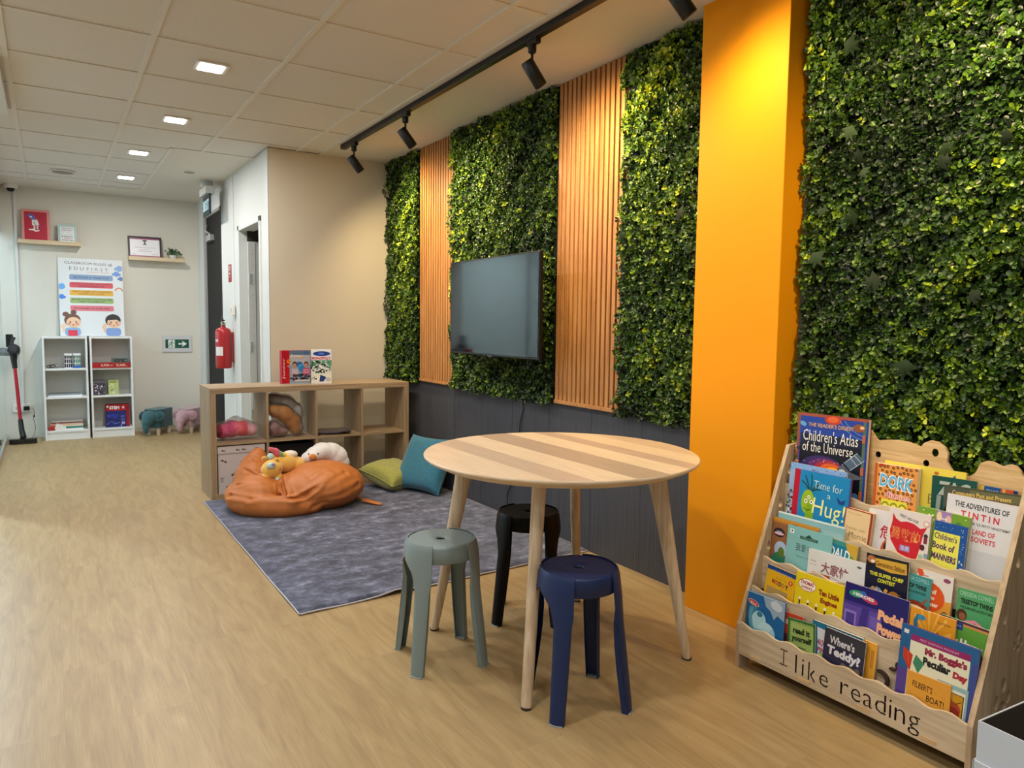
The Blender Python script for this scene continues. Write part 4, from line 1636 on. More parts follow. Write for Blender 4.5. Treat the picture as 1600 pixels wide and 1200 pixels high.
for k, (c, dx, dz, r) in enumerate(((pnk, 0, 0, .030), (grn, .032, -.016, .022), (M('#d8c43c', .9, **m_pl), .048, -.020, .016))):
    a = MB()
    a.ball((0, 0, 0), (r * .8, .02, r * 1.25), c, 16, T(1.232 + dx, 4.815, .365 + dz) @ RY(-40))
    if k == 0:
        a.ball((0, 0, 0), (.016, .016, .03), c, 14, T(1.205, 4.81, .385) @ RY(-60))
    a.build('mane_lock', t)
a = MB()
a.ball((1.212, 4.722, .203), (.018, .015, .017), mint, 14)
a.build('paw', t)
a = MB()
a.ball((1.335, 4.865, .335), (.05, .045, .028), cr_, 16)
a.build('wing', t)

wh, org = M('#dad7d6', 0.95, **m_pl), M('#c8762a', 0.9, **m_pl)
t = thing('plush_toy', (1.55, 4.9, .22), 'white goose plush toy with an orange beak, lying on the right of the bean bag', 'plush toy')
soft('plush_body', [((1.480, 4.875, .306), (.070, .06, .043), rot3(y=-10)), ((1.53, 4.905, .318), (.085, .072, .058), rot3(y=-12)), ((1.58, 4.93, .318), (.09, .08, .07), None), ((1.63, 4.935, .308), (.09, .08, .075), None), ((1.675, 4.93, .278), (.08, .08, .078), rot3(y=20)),
                    ((1.705, 4.92, .235), (.06, .065, .065), None)], .007, [wh], t, None, .0015, 60)
a = MB()
a.ball((1.470, 4.806, .316), (.026, .028, .021), org, 16)
a.build('beak', t)
a = MB()
a.ball((1.512, 4.826, .332), .0055, M('#111111', .2), 10)
a.ball((1.450, 4.832, .335), .0045, M('#111111', .2), 10)
a.build('eye', t)
a = MB()
a.tube([(1.72, 4.9, .20), (1.77, 4.87, .17), (1.81, 4.86, .145)], [.03, .026, .020], M('#a5713f', .9, **m_pl), 12, flat=.6)
a.build('foot', t)

# ================================================================== CUSHIONS
def cushion(loc, rot, size, thick, col, label):
    m = M(col, 0.95, bump=1.0, bscale=170, sheen=0.3, var=0.22, vscale=120)
    t = thing('cushion', loc, label, 'cushion', 'square scatter cushions on the rug')
    X = T(*loc) @ rot
    a = MB()
    n = 28
    vs, fs = [], []
    for sgn in (1, -1):
        for i in range(n + 1):
            for j in range(n + 1):
                u, v = -1 + 2 * i / n, -1 + 2 * j / n
                pin = 1 - 0.10 * (1 - abs(u) ** 2.0) * abs(v) ** 6 
                pin2 = 1 - 0.10 * (1 - abs(v) ** 2.0) * abs(u) ** 6
                h = ((1 - u ** 4) * (1 - v ** 4)) ** 0.55
                h *= 1 + 0.04 * math.sin(7 * u + 3 * v)
                vs.append((u * size / 2 * pin2, v * size / 2 * pin, sgn * (thick / 2 * h + 0.002)))
    N1 = (n + 1) ** 2
    for i in range(n):
        for j in range(n):
            q = [i * (n + 1) + j, (i + 1) * (n + 1) + j, (i + 1) * (n + 1) + j + 1, i * (n + 1) + j + 1]
            fs += [tuple(q), tuple(x + N1 for x in reversed(q))]
    for i in range(n):
        for e0, e1 in (((i) * (n + 1), (i + 1) * (n + 1)), (i * (n + 1) + n, (i + 1) * (n + 1) + n), (i, i + 1), (n * (n + 1) + i, n * (n + 1) + i + 1)):
            fs.append((e0, e1, e1 + N1, e0 + N1))
    a.add(vs, fs, m, True, X)
    a.build('cushion_cover', t)
    a = MB()
    rim = []
    for k in range(4 * n):
        s_, r_ = divmod(k, n)
        q = -1 + 2 * r_ / n
        u, v = ((q, -1), (1, q), (-q, 1), (-1, -q))[s_]
        pin = 1 - 0.10 * (1 - abs(u) ** 2.0) * abs(v) ** 6
        pin2 = 1 - 0.10 * (1 - abs(v) ** 2.0) * abs(u) ** 6
        rim.append(X @ Vector((u * size / 2 * pin2, v * size / 2 * pin, 0)))
    a.tube(rim + [rim[0]], 0.0035, m, 6)
    a.build('seam', t)


cushion((2.12, 4.965, 0.105), RZ(21) @ RX(13), 0.36, 0.16, '#95964a', 'olive green scatter cushion lying flat on the rug beside the bean bag')
cushion((2.275, 4.745, 0.205), RZ(-66) @ RX(58), 0.43, 0.14, '#2a6880', 'teal scatter cushion leaning against the green one, half hidden by the tabletop')

# ================================================================== FAR WALL
m_wsh = M('#e4e6e4', 0.45, name='white_laminate')
m_wbk = M('#d3d3cc', 0.6)


def bookcase(x0, x1, label):
    t = thing('bookcase', ((x0 + x1) / 2, 8.74, 0), label, 'bookcase', 'narrow white bookcases')
    y0, y1, h = 8.60, 8.877, 1.045
    th = 0.018
    for xa in (x0, x1 - th):
        a = MB()
        a.box(xa, xa + th, y0, y1, 0, h, m_wsh)
        a.build('side_panel', t, bevel=0.001)
    a = MB()
    a.box(x0 + th, x1 - th, y0, y1, h - th - .002, h, m_wsh)
    a.build('top_board', t, bevel=0.001)
    a = MB()
    a.box(x0 + th, x1 - th, y1 - 0.004, y1, 0.02, h, m_wbk)
    a.build('back_panel', t)
    for z in (0.075, 0.418, 0.705):
        a = MB()
        a.box(x0 + th, x1 - th, y0 + .004, y1 - .004, z, z + th, m_wsh)
        a.build('shelf_board', t, bevel=0.001)
    a = MB()
    a.box(x0 + th, x1 - th, y0 + .012, y0 + 0.024, 0.0, 0.075, m_wsh)
    a.build('plinth', t)


bookcase(-0.068, 0.322, 'left of the two narrow white bookcases, holding marker baskets and stacked books')
bookcase(0.342, 0.730, 'right of the two narrow white bookcases, holding a flat red box and small games')
SB, S2, S1 = 0.093, 0.436, 0.723


def carton2(name, x0, x1, y0, y1, z0, z1, col, label, cat, art=None, group=None, rough=.45):
    a = MB()
    a.box(x0, x1, y0, y1, z0, z1, M(col, rough))
    if art:
        art(Ink(a, frame((x0, y0 - .0004, z0), (1, 0, 0), (0, 0, 1)), x1 - x0, z1 - z0))
    return tag(a.build(name, fix=False), label, cat, group)


# markers in two white baskets
for k, (xa, cc, lab) in enumerate(((0.118, '#1d1f2c', 'white mesh basket of dark markers on the top shelf of the left bookcase'),
                                   (0.196, '#1c8a5a', 'white and blue mesh basket of green markers on the top shelf of the left bookcase'))):
    t = thing('marker_basket', (xa + .035, 8.70, S1), lab, 'basket', 'marker baskets')
    a = MB()
    xb, yb = xa + 0.068, 8.735
    m_w = M('#eceef0', .4)
    a.box(xa, xb, 8.68, yb, S1, S1 + .003, m_w)
    for xx in (xa, xb - .003):
        a.box(xx, xx + .003, 8.68, yb, S1 + .003, S1 + .15, m_w)
    for yy in (8.68, yb - .003):
        for q in range(5):
            xx = xa + q * .016
            a.box(xx, xx + .004, yy, yy + .003, S1, S1 + .15, m_w)
        for zz in (0.0, .045, .09, .128):
            a.box(xa, xb, yy - .0005, yy + .0035, S1 + zz, S1 + zz + (.02 if zz > .12 else .006), m_w)
    if k == 1:
        a.box(xa - .001, xb + .001, 8.678, 8.682, S1, S1 + .022, M('#1f56b0', .4))
    a.build('basket', t)
    for q in range(4):
        a = MB()
        a.tube([(xa + .011 + q * .0155, 8.70, S1 + .004), (xa + .011 + q * .0155, 8.70, S1 + .135)], .0062, M(cc, .4), 10)
        a.build('marker', t)
# coiled cables
a = MB()
m_c = M('#17181a', .4)
for (cx_, cz_, r_) in ((-0.015, .018, .022), (.015, .022, .026), (.05, .026, .03)):
    pts = [(cx_ + r_ * math.cos(q * .6), 8.70 + .02 * math.sin(q * .37), S1 + cz_ + .8 * (cz_ - .004) * math.sin(q * .6)) for q in range(34)]
    a.tube(pts, .003, m_c if cx_ < .04 else M('#8b8f94', .3), 6)
tag(a.build('coiled_cable'), 'tangle of black and grey cables on the top shelf of the left bookcase', 'cable')
# flat files, stacked books
for k, (c, w_, hh) in enumerate((('#e8ebec', .30, .012), ('#aeb6ba', .295, .008), ('#8d979c', .28, .006))):
    carton2('folder', -0.035 + k * .006, -0.035 + w_, 8.64, 8.85, S2 + sum((0, .0125, .021)[:k + 1][-1:]), S2 + (0, .0125, .021)[k] + hh, c,
            ['white flat folder at the bottom of the pile on the middle shelf', 'light grey flat folder in the middle of the pile on the middle shelf', 'darker grey flat folder on top of the pile on the middle shelf'][k], 'folder', None, 'flat folders')
zz = SB
for k, (c1, c2, hh, xo, lab) in enumerate((('#8f2024', '#e9e6e0', .014, 0, 'red and white book at the bottom of the stack in the left bookcase'),
                                           ('#b3262b', '#2b7a74', .020, -.004, 'teal and white book second from the bottom of the stack in the left bookcase'),
                                           ('#b5483c', '#d9c7a6', .016, .004, 'red and cream book third from the bottom of the stack in the left bookcase'),
                                           ('#c99c85', '#cbb59c', .014, .012, 'pale brown book fourth from the bottom of the stack in the left bookcase'),
                                           ('#7d3a3f', '#e2ddd6', .014, .02, 'maroon and white book on top of the stack in the left bookcase'))):
    def art(I, c1=c1, c2=c2, k=k):
        I.rect(0, 0, .18, .2, c1).rect(.6 - .1 * k, 0, 1, .2, c2 if k != 4 else c1)
    carton2('stacked_book', -.036 + xo, .262, 8.66 + .004 * k, 8.84, zz, zz + hh, '#e6e3db', lab, 'book', art, 'books stacked on the bottom shelf')
    zz += hh + .0005


def art_red(I):
    I.text('SUPER', .22, .025, .22, .07, '#e9c9b0', .02).text('SLIME', .62, .025, .25, .07, '#e9c9b0', .02)
    I.sparks(14, .02, .02, .98, .1, .004, .012, ['#f2d9a0', '#ffffff', '#7a0f14'], 2)


carton2('flat_box', 0.362, 0.705, 8.592, 8.80, S1, S1 + .048, '#a3141b', 'long flat red box on the top shelf of the right bookcase', 'box', art_red)
carton2('small_case', 0.545, 0.69, 8.64, 8.76, S1 + .0485, S1 + .098, '#5c6a66', 'small grey green box lying on the long flat red box', 'box',
        lambda I: I.rect(.1, .08, .9, .28, '#39443f').sparks(18, .1, .08, .9, .28, .01, .03, ['#a9b5ae', '#22302b'], 3))
carton2('game_box', 0.362, 0.478, 8.66, 8.74, S2, S2 + .155, '#55505c', 'grey game box with dark vehicles on the middle shelf of the right bookcase', 'game box',
        lambda I: I.rect(.03, .03, .97, .2, '#6e6975').sparks(40, .08, .3, .95, 1.25, .02, .09, ['#ddd9e2', '#1f1d24', '#8a8492', '#332d3a'], 4))
carton2('game_box', 0.502, 0.597, 8.66, 8.75, S2, S2 + .155, '#b9c483', 'pale green game box on the middle shelf of the right bookcase', 'game box',
        lambda I: I.rect(.1, .1, .8, .3, '#7e9440').sparks(26, .1, .4, .9, 1.5, .03, .10, ['#eef1dd', '#8fa350', '#5b6b2c', '#dfe6b9'], 6))


def art_stem(I):
    I.rect(0, 0, 1, .30, '#a8141c').rect(0, .30, 1, 1.12, '#1c2568').rect(.86, 0, 1, 1.12, '#8d1420')
    I.text('STEM', .16, .08, .42, .15, '#f6f2f2', .05).rect(.04, .05, .13, .14, '#e8e8ee')
    I.oval(.74, .15, .07, .08, '#e06a6a').oval(.74, .15, .04, .05, '#f5dada')
    I.oval(.3, .55, .24, .1, '#27398f').line([(.08, .9), (.25, .8), (.4, .92), (.6, .86)], .015, '#8fa6e6')
    I.sparks(26, .06, .45, .8, 1.08, .008, .03, ['#5f79d8', '#b9c6f2', '#33449a'], 9)
    for k in range(3):
        I.rect(.66, .52 + .16 * k, .80, .62 + .16 * k, '#c7a7cb' if k == 2 else '#46599f')


carton2('game_box', 0.468, 0.690, 8.66, 8.73, SB, SB + .24, '#6b1226', 'red and dark blue STEM game box on the bottom shelf of the right bookcase', 'game box', art_stem)

# poster board leaning on the wall, standing on the bookcases
t = thing('poster_board', (0.385, 8.82, 1.047), 'white CLASSROOM RULES poster board standing on the two bookcases against the wall', 'poster')
PW, PH = 0.585, 0.805
Xp = frame((0.095, 8.800, 1.047), (1, 0.0, 0), (0, 0.078, 1))
a = MB()
a.prism([(0, 0), (PW, 0), (PW, PH), (0, PH)], -0.006, 0.0, M('#dfe5e8', .5), Xp)
I = Ink(a, Xp, PW, PH)
I.text('CLASSROOM RULES @', .10, .055, .74, .058, '#23252b', .0, 1)
I.text('E D U', .17, .15, .22, .055, '#44506a', .0, 1).text('F I R S T', .44, .153, .33, .055, '#7c6a78', .0, 1)
I.text('LEARNING CENTRE', .44, .225, .34, .022, '#c98a8e', .0, 1)
for k, (c, l1, l2) in enumerate((('#7d9cc2', 'USE "PLEASE" & "THANK YOU"', ''), ('#cf4a58', 'STUDENTS, TEACHERS, AND PROPERTY', 'SHOULD BE RESPECTED'),
                                 ('#e0ab3a', 'TREAT OTHERS WITH KINDNESS,', 'POLITENESS, AND COURTESY'), ('#93b36e', 'BE SURE TO LISTEN TO YOUR TEACHERS', 'AND CLASSMATES'),
                                 ('#d97480', 'DO YOUR BEST TO WORK HARD', ''))):
    y = .285 + k * .137
    I.rect(.165, y, .84, y + .096, c, .025)
    if l2:
        I.text(l1, .20, y + .016, .61, .026, '#2c2530', .01).text(l2, .30, y + .055, .40, .024, '#2c2530', .01)
    else:
        I.text(l1, .22, y + .035, .56, .03, '#2c2530', .01)
for cx_, cy_, c, s_ in ((.95, .15, '#7fa7da', 1), (.90, .25, '#6d97d4', .9), (.97, .335, '#5d7fb8', .7), (.02, .50, '#6aa9e6', 1.0), (.04, .68, '#3f7fd8', .8)):
    for dx, dy, r in ((-.05, .01, .035), (0, -.015, .045), (.045, .012, .035), (0, .025, .04)):
        x_, r_ = cx_ + dx * s_, r * s_
        x_ = min(max(x_, r_ + .002), 1 - r_ - .002)
        I.oval(x_, cy_ + dy * s_, r_, r_ * .8, c)
for r_, c in ((.065, '#c9635f'), (.052, '#e3b76a'), (.040, '#dfe5e8')):
    I.poly([(.93 + r_ * math.cos(q), .56 - r_ * math.sin(q)) for q in [math.pi * z / 12 for z in range(13)]], c)
for cx_, hair, top, dress in ((.19, '#6e4a3c', '#7fa7cf', '#d0364a'), (.82, '#28242a', '#7d9bd0', '#7d9bd0')):
    cy_ = 1.11
    I.rect(cx_ - .12, cy_ + .12, cx_ + .12, 1.372, top, .05)
    I.rect(cx_ - .07, cy_ + .16, cx_ + .07, 1.372, dress, .01)
    if dress != top:
        I.oval(cx_ - .10, .99, .05, .04, hair).oval(cx_ + .02, .955, .045, .04, hair)
    I.oval(cx_, cy_ - .015, .125, .115, hair)
    I.oval(cx_ + .015, cy_ + .025, .11, .095, '#e8c3a2')
    if dress == top:
        I.poly([(cx_ - .12, cy_ - .02), (cx_ - .02, cy_ - .12), (cx_ + .09, cy_ - .09), (cx_ + .12, cy_ + .02), (cx_ + .06, cy_ - .03)], hair)
    for sx in (-1, 1):
        I.oval(cx_ + .01 + sx * .045, cy_ + .02, .011, .015, '#2a1d1d')
        I.oval(cx_ + .01 + sx * .062, cy_ + .055, .026, .018, '#d98873')
    I.oval(cx_ + .01, cy_ + (.075 if dress == top else .07), .012 if dress == top else .024, .009, '#7a3030')
    I.oval(cx_ - .14, cy_ + .09, .03, .05, '#e8c3a2', 20)
    I.rect(cx_ - .155, cy_ + .11, cx_ - .115, cy_ + .2, '#e8c3a2', .015)
a.build('printed_sheet', t, fix=False)

# picture ledges
m_led_w = grain('pale_birch_ledge', ['#c2ab88', '#d1bc9b', '#dbc9aa'], (0.9, 20, 20), .5, 5, 4, .4, .05)
def ledge(x0, x1, z, label):
    t = thing('picture_ledge', ((x0 + x1) / 2, 8.83, z), label, 'wall shelf', 'pale wood picture ledges')
    a = MB()
    a.box(x0, x1, 8.775, 8.88, z - .016, z, m_led_w)
    a.build('ledge_board', t, bevel=.001)
    a = MB()
    a.box(x0, x1, 8.765, 8.775, z - .018, z + .022, m_led_w)
    a.build('front_lip', t, bevel=.001)
    a = MB()
    a.box(x0, x1, 8.87, 8.879, z, z + .045, m_led_w)
    a.build('rear_lip', t, bevel=.001)


ledge(-0.235, 0.305, 1.985, 'pale wood picture ledge on the left, carrying the red and the mint frames')
ledge(0.735, 1.29, 1.875, 'pale wood picture ledge on the right, carrying the certificate and the plant')


def frame_pic(x0, x1, z0, z1, fc, fw, bg, art, label, name='framed_picture'):
    t = thing(name, ((x0 + x1) / 2, 8.80, z0), label, 'framed picture', 'framed prints on the ledges')
    W_, H_ = x1 - x0, z1 - z0
    X = frame((x0, 8.795, z0), (1, 0, 0), (0, 0.16, 1))
    a = MB()
    m = M(fc, .45)
    for (u0, v0, u1, v1) in ((0, 0, W_, fw), (0, H_ - fw, W_, H_), (0, fw, fw, H_ - fw), (W_ - fw, fw, W_, H_ - fw)):
        a.prism([(u0, v0), (u1, v0), (u1, v1), (u0, v1)], -0.012, 0.003, m, X)
    a.build('frame', t)
    a = MB()
    Xi = X @ T(fw, fw, 0)
    a.prism([(0, 0), (W_ - 2 * fw, 0), (W_ - 2 * fw, H_ - 2 * fw), (0, H_ - 2 * fw)], -0.01, 0, M(bg, .4), Xi)
    art(Ink(a, Xi, W_ - 2 * fw, H_ - 2 * fw))
    a.build('print', t, fix=False)


def art_cone(I):
    I.poly([(.08, .22), (.3, .12), (.42, .18), (.55, .42), (.34, .46), (.22, .28)], '#5b6bb0')
    I.oval(.30, .28, .06, .035, '#e9eef5', 20)
    I.poly([(.34, .42), (.58, .42), (.66, .68), (.34, .72)], '#e6e0da').line([(.45, .5), (.42, .62), (.5, .66)], .025, '#35324a')
    I.rect(.40, .70, .48, .92, '#cfc9c6').rect(.53, .68, .61, .9, '#cfc9c6')
    I.poly([(.18, .93), (.46, .9), (.47, .98), (.2, .98)], '#eeeae6').poly([(.38, 1.0), (.64, .93), (.66, 1.0), (.5, 1.05)], '#eeeae6')
    I.line([(.62, .66), (.78, .84)], .02, '#5b6bb0')


def art_mint(I):
    for k, (s_, c, hgt) in enumerate((('WHAT IF IT', '#2a2c33', .09), ('GOES WRONG', '#3a3d45', .09), ('BUT WHAT IF', '#8d8f93', .05), ('IT GOES', '#8d8f93', .05), ('RIGHT', '#3f7d5c', .13), ('+ RIGHT', '#b0506c', .10), ('THINK BIG', '#33353b', .10))):
        I.text(s_, .08, .08 + k * .17, .84, hgt, c, .03)


def art_cert(I):
    I.rect(0, 0, 1, .05, '#9c4a6c').rect(0, .66, 1, .7, '#9c4a6c')
    I.poly([(.4, .10), (.5, .06), (.6, .10), (.5, .14)], '#2b2b33').rect(.47, .15, .53, .24, '#4a4650').poly([(.42, .26), (.5, .18), (.58, .26), (.5, .24)], '#2b2b33')
    I.text('CERTIFICATE OF EXCELLENCE', .15, .34, .7, .03, '#6a6470').text('- EDUFIRST -', .3, .42, .4, .025, '#6a6470').text('LEARNING CENTRE', .28, .48, .44, .03, '#55505c')
    I.text('2023', .08, .6, .1, .03, '#8c5a70').rect(.72, .6, .9, .61, '#8c5a70')


frame_pic(-.198, .038, 1.9855, 2.315, '#d98c84', .022, '#b5273c', art_cone, 'pink framed red print of a blue figure in a white shirt, on the left ledge')
frame_pic(.106, .27, 1.9855, 2.185, '#a9c2bb', .022, '#e6e8e8', art_mint, 'small mint framed print of lettering, on the left ledge')
frame_pic(.737, 1.06, 1.8755, 2.118, '#241c24', .018, '#e8e6ea', art_cert, 'dark framed landscape certificate on the right ledge')

# potted plant
t = thing('potted_plant', (1.17, 8.815, 1.876), 'small leafy green plant in a pale pot on the right ledge, beside the certificate', 'plant')
a = MB()
a.lathe([(.028, 0), (.036, .055), (.033, .055), (.031, .045)], M('#cfd0c8', .5), 24, T(1.17, 8.815, 1.876), cap1=False)
a.lathe([(.0, .046), (.031, .0465)], M('#2c2219', .9), 24, T(1.17, 8.815, 1.876), cap0=False, cap1=False)
a.build('pot', t)
rs = np.random.RandomState(9)
a = MB()
b = MB()
m_pl_ = M('#2d5a2c', .5, var=.4, vscale=60)
for k in range(46):
    an, el = rs.uniform(0, 6.28), rs.uniform(.15, 1.4)
    L = rs.uniform(.05, .10)
    tip = Vector((1.17 + L * math.cos(an) * math.cos(el) * 1.05, 8.815 + L * math.sin(an) * math.cos(el) * .55, 1.93 + L * math.sin(el) * .8))
    b.tube([(1.17, 8.815, 1.92), tip], .0012, M('#3f6a35', .6), 5)
    u = Vector(rs.normal(size=3)).normalized()
    v = u.cross(Vector(rs.normal(size=3))).normalized()
    s_ = rs.uniform(.010, .017)
    a.add([tip - u * s_, tip + v * s_ * .7 - u * s_ * .2, tip + v * s_ * .5 + u * s_ * .6, tip + u * s_ * 1.2, tip - v * s_ * .5 + u * s_ * .6, tip - v * s_ * .7 - u * s_ * .2], [(0, 1, 2, 3, 4, 5)], m_pl_)
a.build('leaves', t)
b.build('stems', t)

# exit direction sign on the far wall
t = thing('exit_direction_sign', (1.20, 8.875, .96), 'green running man exit sign with a white arrow, low on the far wall', 'exit sign')
a = MB()
a.box(1.048, 1.352, 8.868, 8.88, .868, 1.052, M('#c9c9cd', .5))
a.build('sign_plate', t, bevel=.002)
a = MB()
Xs = frame((1.080, 8.8675, .912), (1, 0, 0), (0, 0, 1))
a.prism([(0, 0), (.24, 0), (.24, .098), (0, .098)], -0.001, 0, M('#12523f', .5), Xs)
I = Ink(a, Xs, .24, .098)
I.rect(.12, .02, .40, .39, '#dfe8e2').oval(.29, .08, .03, .03, '#12523f').line([(.28, .12), (.24, .22), (.30, .27), (.25, .36)], .035, '#12523f')
I.line([(.24, .22), (.17, .26), (.14, .33)], .03, '#12523f').line([(.27, .14), (.34, .19), (.38, .16)], .025, '#12523f').line([(.27, .14), (.20, .15), (.17, .20)], .025, '#12523f')
I.rect(.55, .17, .78, .24, '#e6eee9').poly([(.70, .06), (.92, .205), (.70, .35), (.74, .24), (.74, .17)], '#e6eee9')
a.build('sign_face', t, fix=False)

# exit sign hanging from the ceiling by the dark doorway
t = thing('hanging_exit_sign', (1.30, 7.46, CEIL), 'small hanging EXIT sign under the ceiling by the dark doorway', 'exit sign')
a = MB()
a.box(1.26, 1.34, 7.31, 7.63, 2.40, 2.47, M('#b9bbb6', .5))
a.lathe([(.055, 2.47), (.055, CEIL)], M('#b9bbb6', .5), 24, T(1.30, 7.47, 0))
a.build('housing', t, bevel=.008)
a = MB()
a.box(1.292, 1.308, 7.31, 7.63, 2.215, 2.40, M('#16303c', .3))
I = Ink(a, frame((1.2915, 7.63, 2.215), (0, -1, 0), (0, 0, 1)), .32, .185)
I.text('EXIT', .36, .14, .56, .30, '#c8ecf6', .03).rect(.06, .14, .28, .44, '#c8ecf6').oval(.17, .22, .03, .03, '#16303c').line([(.17, .25), (.14, .33), (.2, .38)], .03, '#16303c')
a.build('sign_blade', t, fix=False)

# fire extinguisher
m_red = M('#a5161c', .28, coat=.5)
EX, EY = 1.352, 7.10
t = thing('fire_extinguisher', (EX, EY, .78), 'red fire extinguisher hung on the white wall between the two doorways', 'fire extinguisher')
a = MB()
X = T(EX, EY, 0)
a.lathe([(.060, .786), (.066, .79), (.070, .80), (.070, 1.11), (.066, 1.135), (.052, 1.152), (.030, 1.16), (.022, 1.165), (.022, 1.18)], m_red, 36, X)
cyl = a.build('cylinder', t)
a = MB()
for (a0, a1, z0_, z1_, c) in ((-165, -105, .905, .985, '#dcdcd8'), (-205, -180, 1.05, 1.085, '#22315e'), (-175, -140, 1.03, 1.055, '#d7b8b4')):
    n = 8
    vs = []
    for k in range(n + 1):
        q = math.radians(a0 + (a1 - a0) * k / n)
        for z in (z0_, z1_):
            vs.append((EX + .0706 * math.cos(q), EY + .0706 * math.sin(q), z))
    a.add(vs, [(2 * k, 2 * k + 2, 2 * k + 3, 2 * k + 1) for k in range(n)], M(c, .4))
for k in range(5):
    n = 6
    vs = []
    for j in range(n + 1):
        q = math.radians(-200 + 30 * j / n)
        for z in (.87 + k * .03, .878 + k * .03):
            vs.append((EX + .0706 * math.cos(q), EY + .0706 * math.sin(q), z))
    a.add(vs, [(2 * j, 2 * j + 2, 2 * j + 3, 2 * j + 1) for j in range(n)], M('#cf8e88', .4))
a.build('label', cyl, fix=False)
a = MB()
a.lathe([(.020, 1.18), (.020, 1.205), (.012, 1.21)], M('#b5a27e', .3, .8), 20, X)
a.tube([(EX, EY - .01, 1.195), (EX - .01, EY - .055, 1.20)], .011, M('#2a2a2c', .4), 10)
a.build('valve', t)
a = MB()
a.box(EX - .012, EX + .012, EY - .03, EY + .05, 1.222, 1.232, m_blk, X=T(0, 0, 0))
a.tube([(EX, EY + .0, 1.20), (EX, EY + .02, 1.235), (EX, EY + .055, 1.262)], .009, m_blk, 8)
a.tube([(EX - .004, EY + .0, 1.21), (EX - .004, EY + .05, 1.205)], .007, m_blk, 8)
a.build('handle', t, bevel=.002)
a = MB()
a.tube([(EX - .01 + .022 * math.cos(q), EY - .055 + .022 * math.sin(q), 1.205 + .01 * math.sin(q)) for q in [k * math.pi / 8 for k in range(17)]], .0016, M('#c9c9c9', .3, .9), 6)
a.build('safety_pin', t)
a = MB()
a.box(1.425, XD - .001, EY - .02, EY + .02, .84, 1.12, m_red)
a.build('bracket', t)

t = thing('fire_point_sign', (1.436, 7.18, 1.66), 'small upright red sign on the white wall above the fire extinguisher', 'sign')
a = MB()
a.box(1.435, XD - .001, 7.125, 7.245, 1.585, 1.745, M('#9c2430', .45))
I = Ink(a, frame((1.4345, 7.245, 1.585), (0, -1, 0), (0, 0, 1)), .12, .16)
I.rect(.15, .12, .85, .5, '#d9b7b4').rect(.3, .18, .5, .46, '#9c2430').text('FIRE', .2, .62, .6, .16, '#ead6d4', .03).text('EXTINGUISHER', .12, .9, .76, .1, '#ead6d4')
a.build('sign_plate', t, fix=False)
t = thing('wall_switch', (1.43, 7.0, 1.32), 'white wall switch box on the narrow trunking beside the white doorway', 'switch')
a = MB()
a.box(1.405, XD - .007, 6.955, 7.045, 1.275, 1.365, m_trimw)
a.build('switch_box', t, bevel=.003)
a = MB()
a.box(1.400, 1.405, 6.985, 7.015, 1.30, 1.34, M('#c9c9c4', .4))
a.build('rocker', t, bevel=.001)

# security camera, conduit, socket
t = thing('security_camera', (-.27, 8.86, 2.5), 'small white dome camera with a black lens in the far left ceiling corner', 'camera')
a = MB()
a.lathe([(.062, 0), (.062, -.03), (.05, -.04)], m_trimw, 28, T(-.275, 8.80, CEIL))
a.build('housing', t)
a = MB()
a.ball((-.275, 8.80, CEIL - .042), (.036, .036, .032), M('#0a0a0c', .1), 20)
a.build('lens_dome', t)
a = MB()
a.box(-.262, -.238, 8.862, YF - .0005, .36, CEIL - .001, m_white)
tag(a.build('cable_trunking', bevel=.002), 'thin white vertical cable trunking on the far wall, down to the socket', 'trunking')
t = thing('power_socket', (-.26, 8.87, .3), 'white double power socket low on the far wall, behind the vacuum cleaner', 'socket')
a = MB()
a.box(-.335, -.185, 8.855, 8.879, .275, .36, m_trimw)
a.build('face_plate', t, bevel=.003)
a = MB()
for xx in (-.30, -.225):
    a.box(xx - .012, xx - .004, 8.8535, 8.856, .30, .33, M('#8c8c88', .5))
a.build('sockets', t)
t = thing('charger', (-.2, 8.84, .3), 'black charger plug in the wall socket with its cable trailing to the floor', 'charger')
a = MB()
a.box(-.245, -.195, 8.80, 8.853, .295, .335, m_blk)
a.tube([(-.20, 8.82, .315), (-.165, 8.82, .315), (-.155, 8.82, .28), (-.165, 8.81, .21), (-.150, 8.80, .12), (-.165, 8.78, .05), (-.19, 8.72, .012)], .0022, m_blk, 6)
a.ball((-.160, 8.815, .232), (.008, .008, .012), m_blk, 8)
a.build('plug_and_cable', t, bevel=.001)

# stick vacuum
t = thing('stick_vacuum', (-.27, 8.72, 0), 'black stick vacuum cleaner with a red tube, standing in the far left corner', 'vacuum cleaner')
m_vr = M('#a81f2c', .3, .3)
m_vb = M('#131416', .35)
a = MB()
a.tube([(-.270, 8.60, .22), (-.300, 8.68, .75)], .016, m_vr, 18)
a.build('tube', t)
a = MB()
a.tube([(-.250, 8.55, .055), (-.262, 8.58, .12), (-.270, 8.60, .23)], [.028, .024, .021], m_vb, 16)
a.build('neck', t)
a = MB()
a.prism(rr(-.365, 8.47, -.135, 8.56, .03), 0.004, 0.048, m_vb)
a.build('floor_head', t, bevel=.008, seg=3)
a = MB()
a.tube([(-.298, 8.675, .73), (-.305, 8.69, .80), (-.305, 8.70, .88)], [.022, .026, .036], m_vb, 16)
a.lathe([(.05, -.06), (.052, .05), (.046, .06)], m_vb, 28, T(-.30, 8.70, .91) @ RX(78))
a.lathe([(.042, .058), (.03, .066)], M('#2b2d31', .3), 28, T(-.30, 8.70, .91) @ RX(78))
a.build('motor_body', t)
a = MB()
a.lathe([(.034, 0), (.040, .05), (.040, .09), (.03, .10)], M('#8f969b', .1, trans=.6), 24, T(-.335, 8.70, .885) @ RY(-80))
a.build('dust_cup', t)
a = MB()
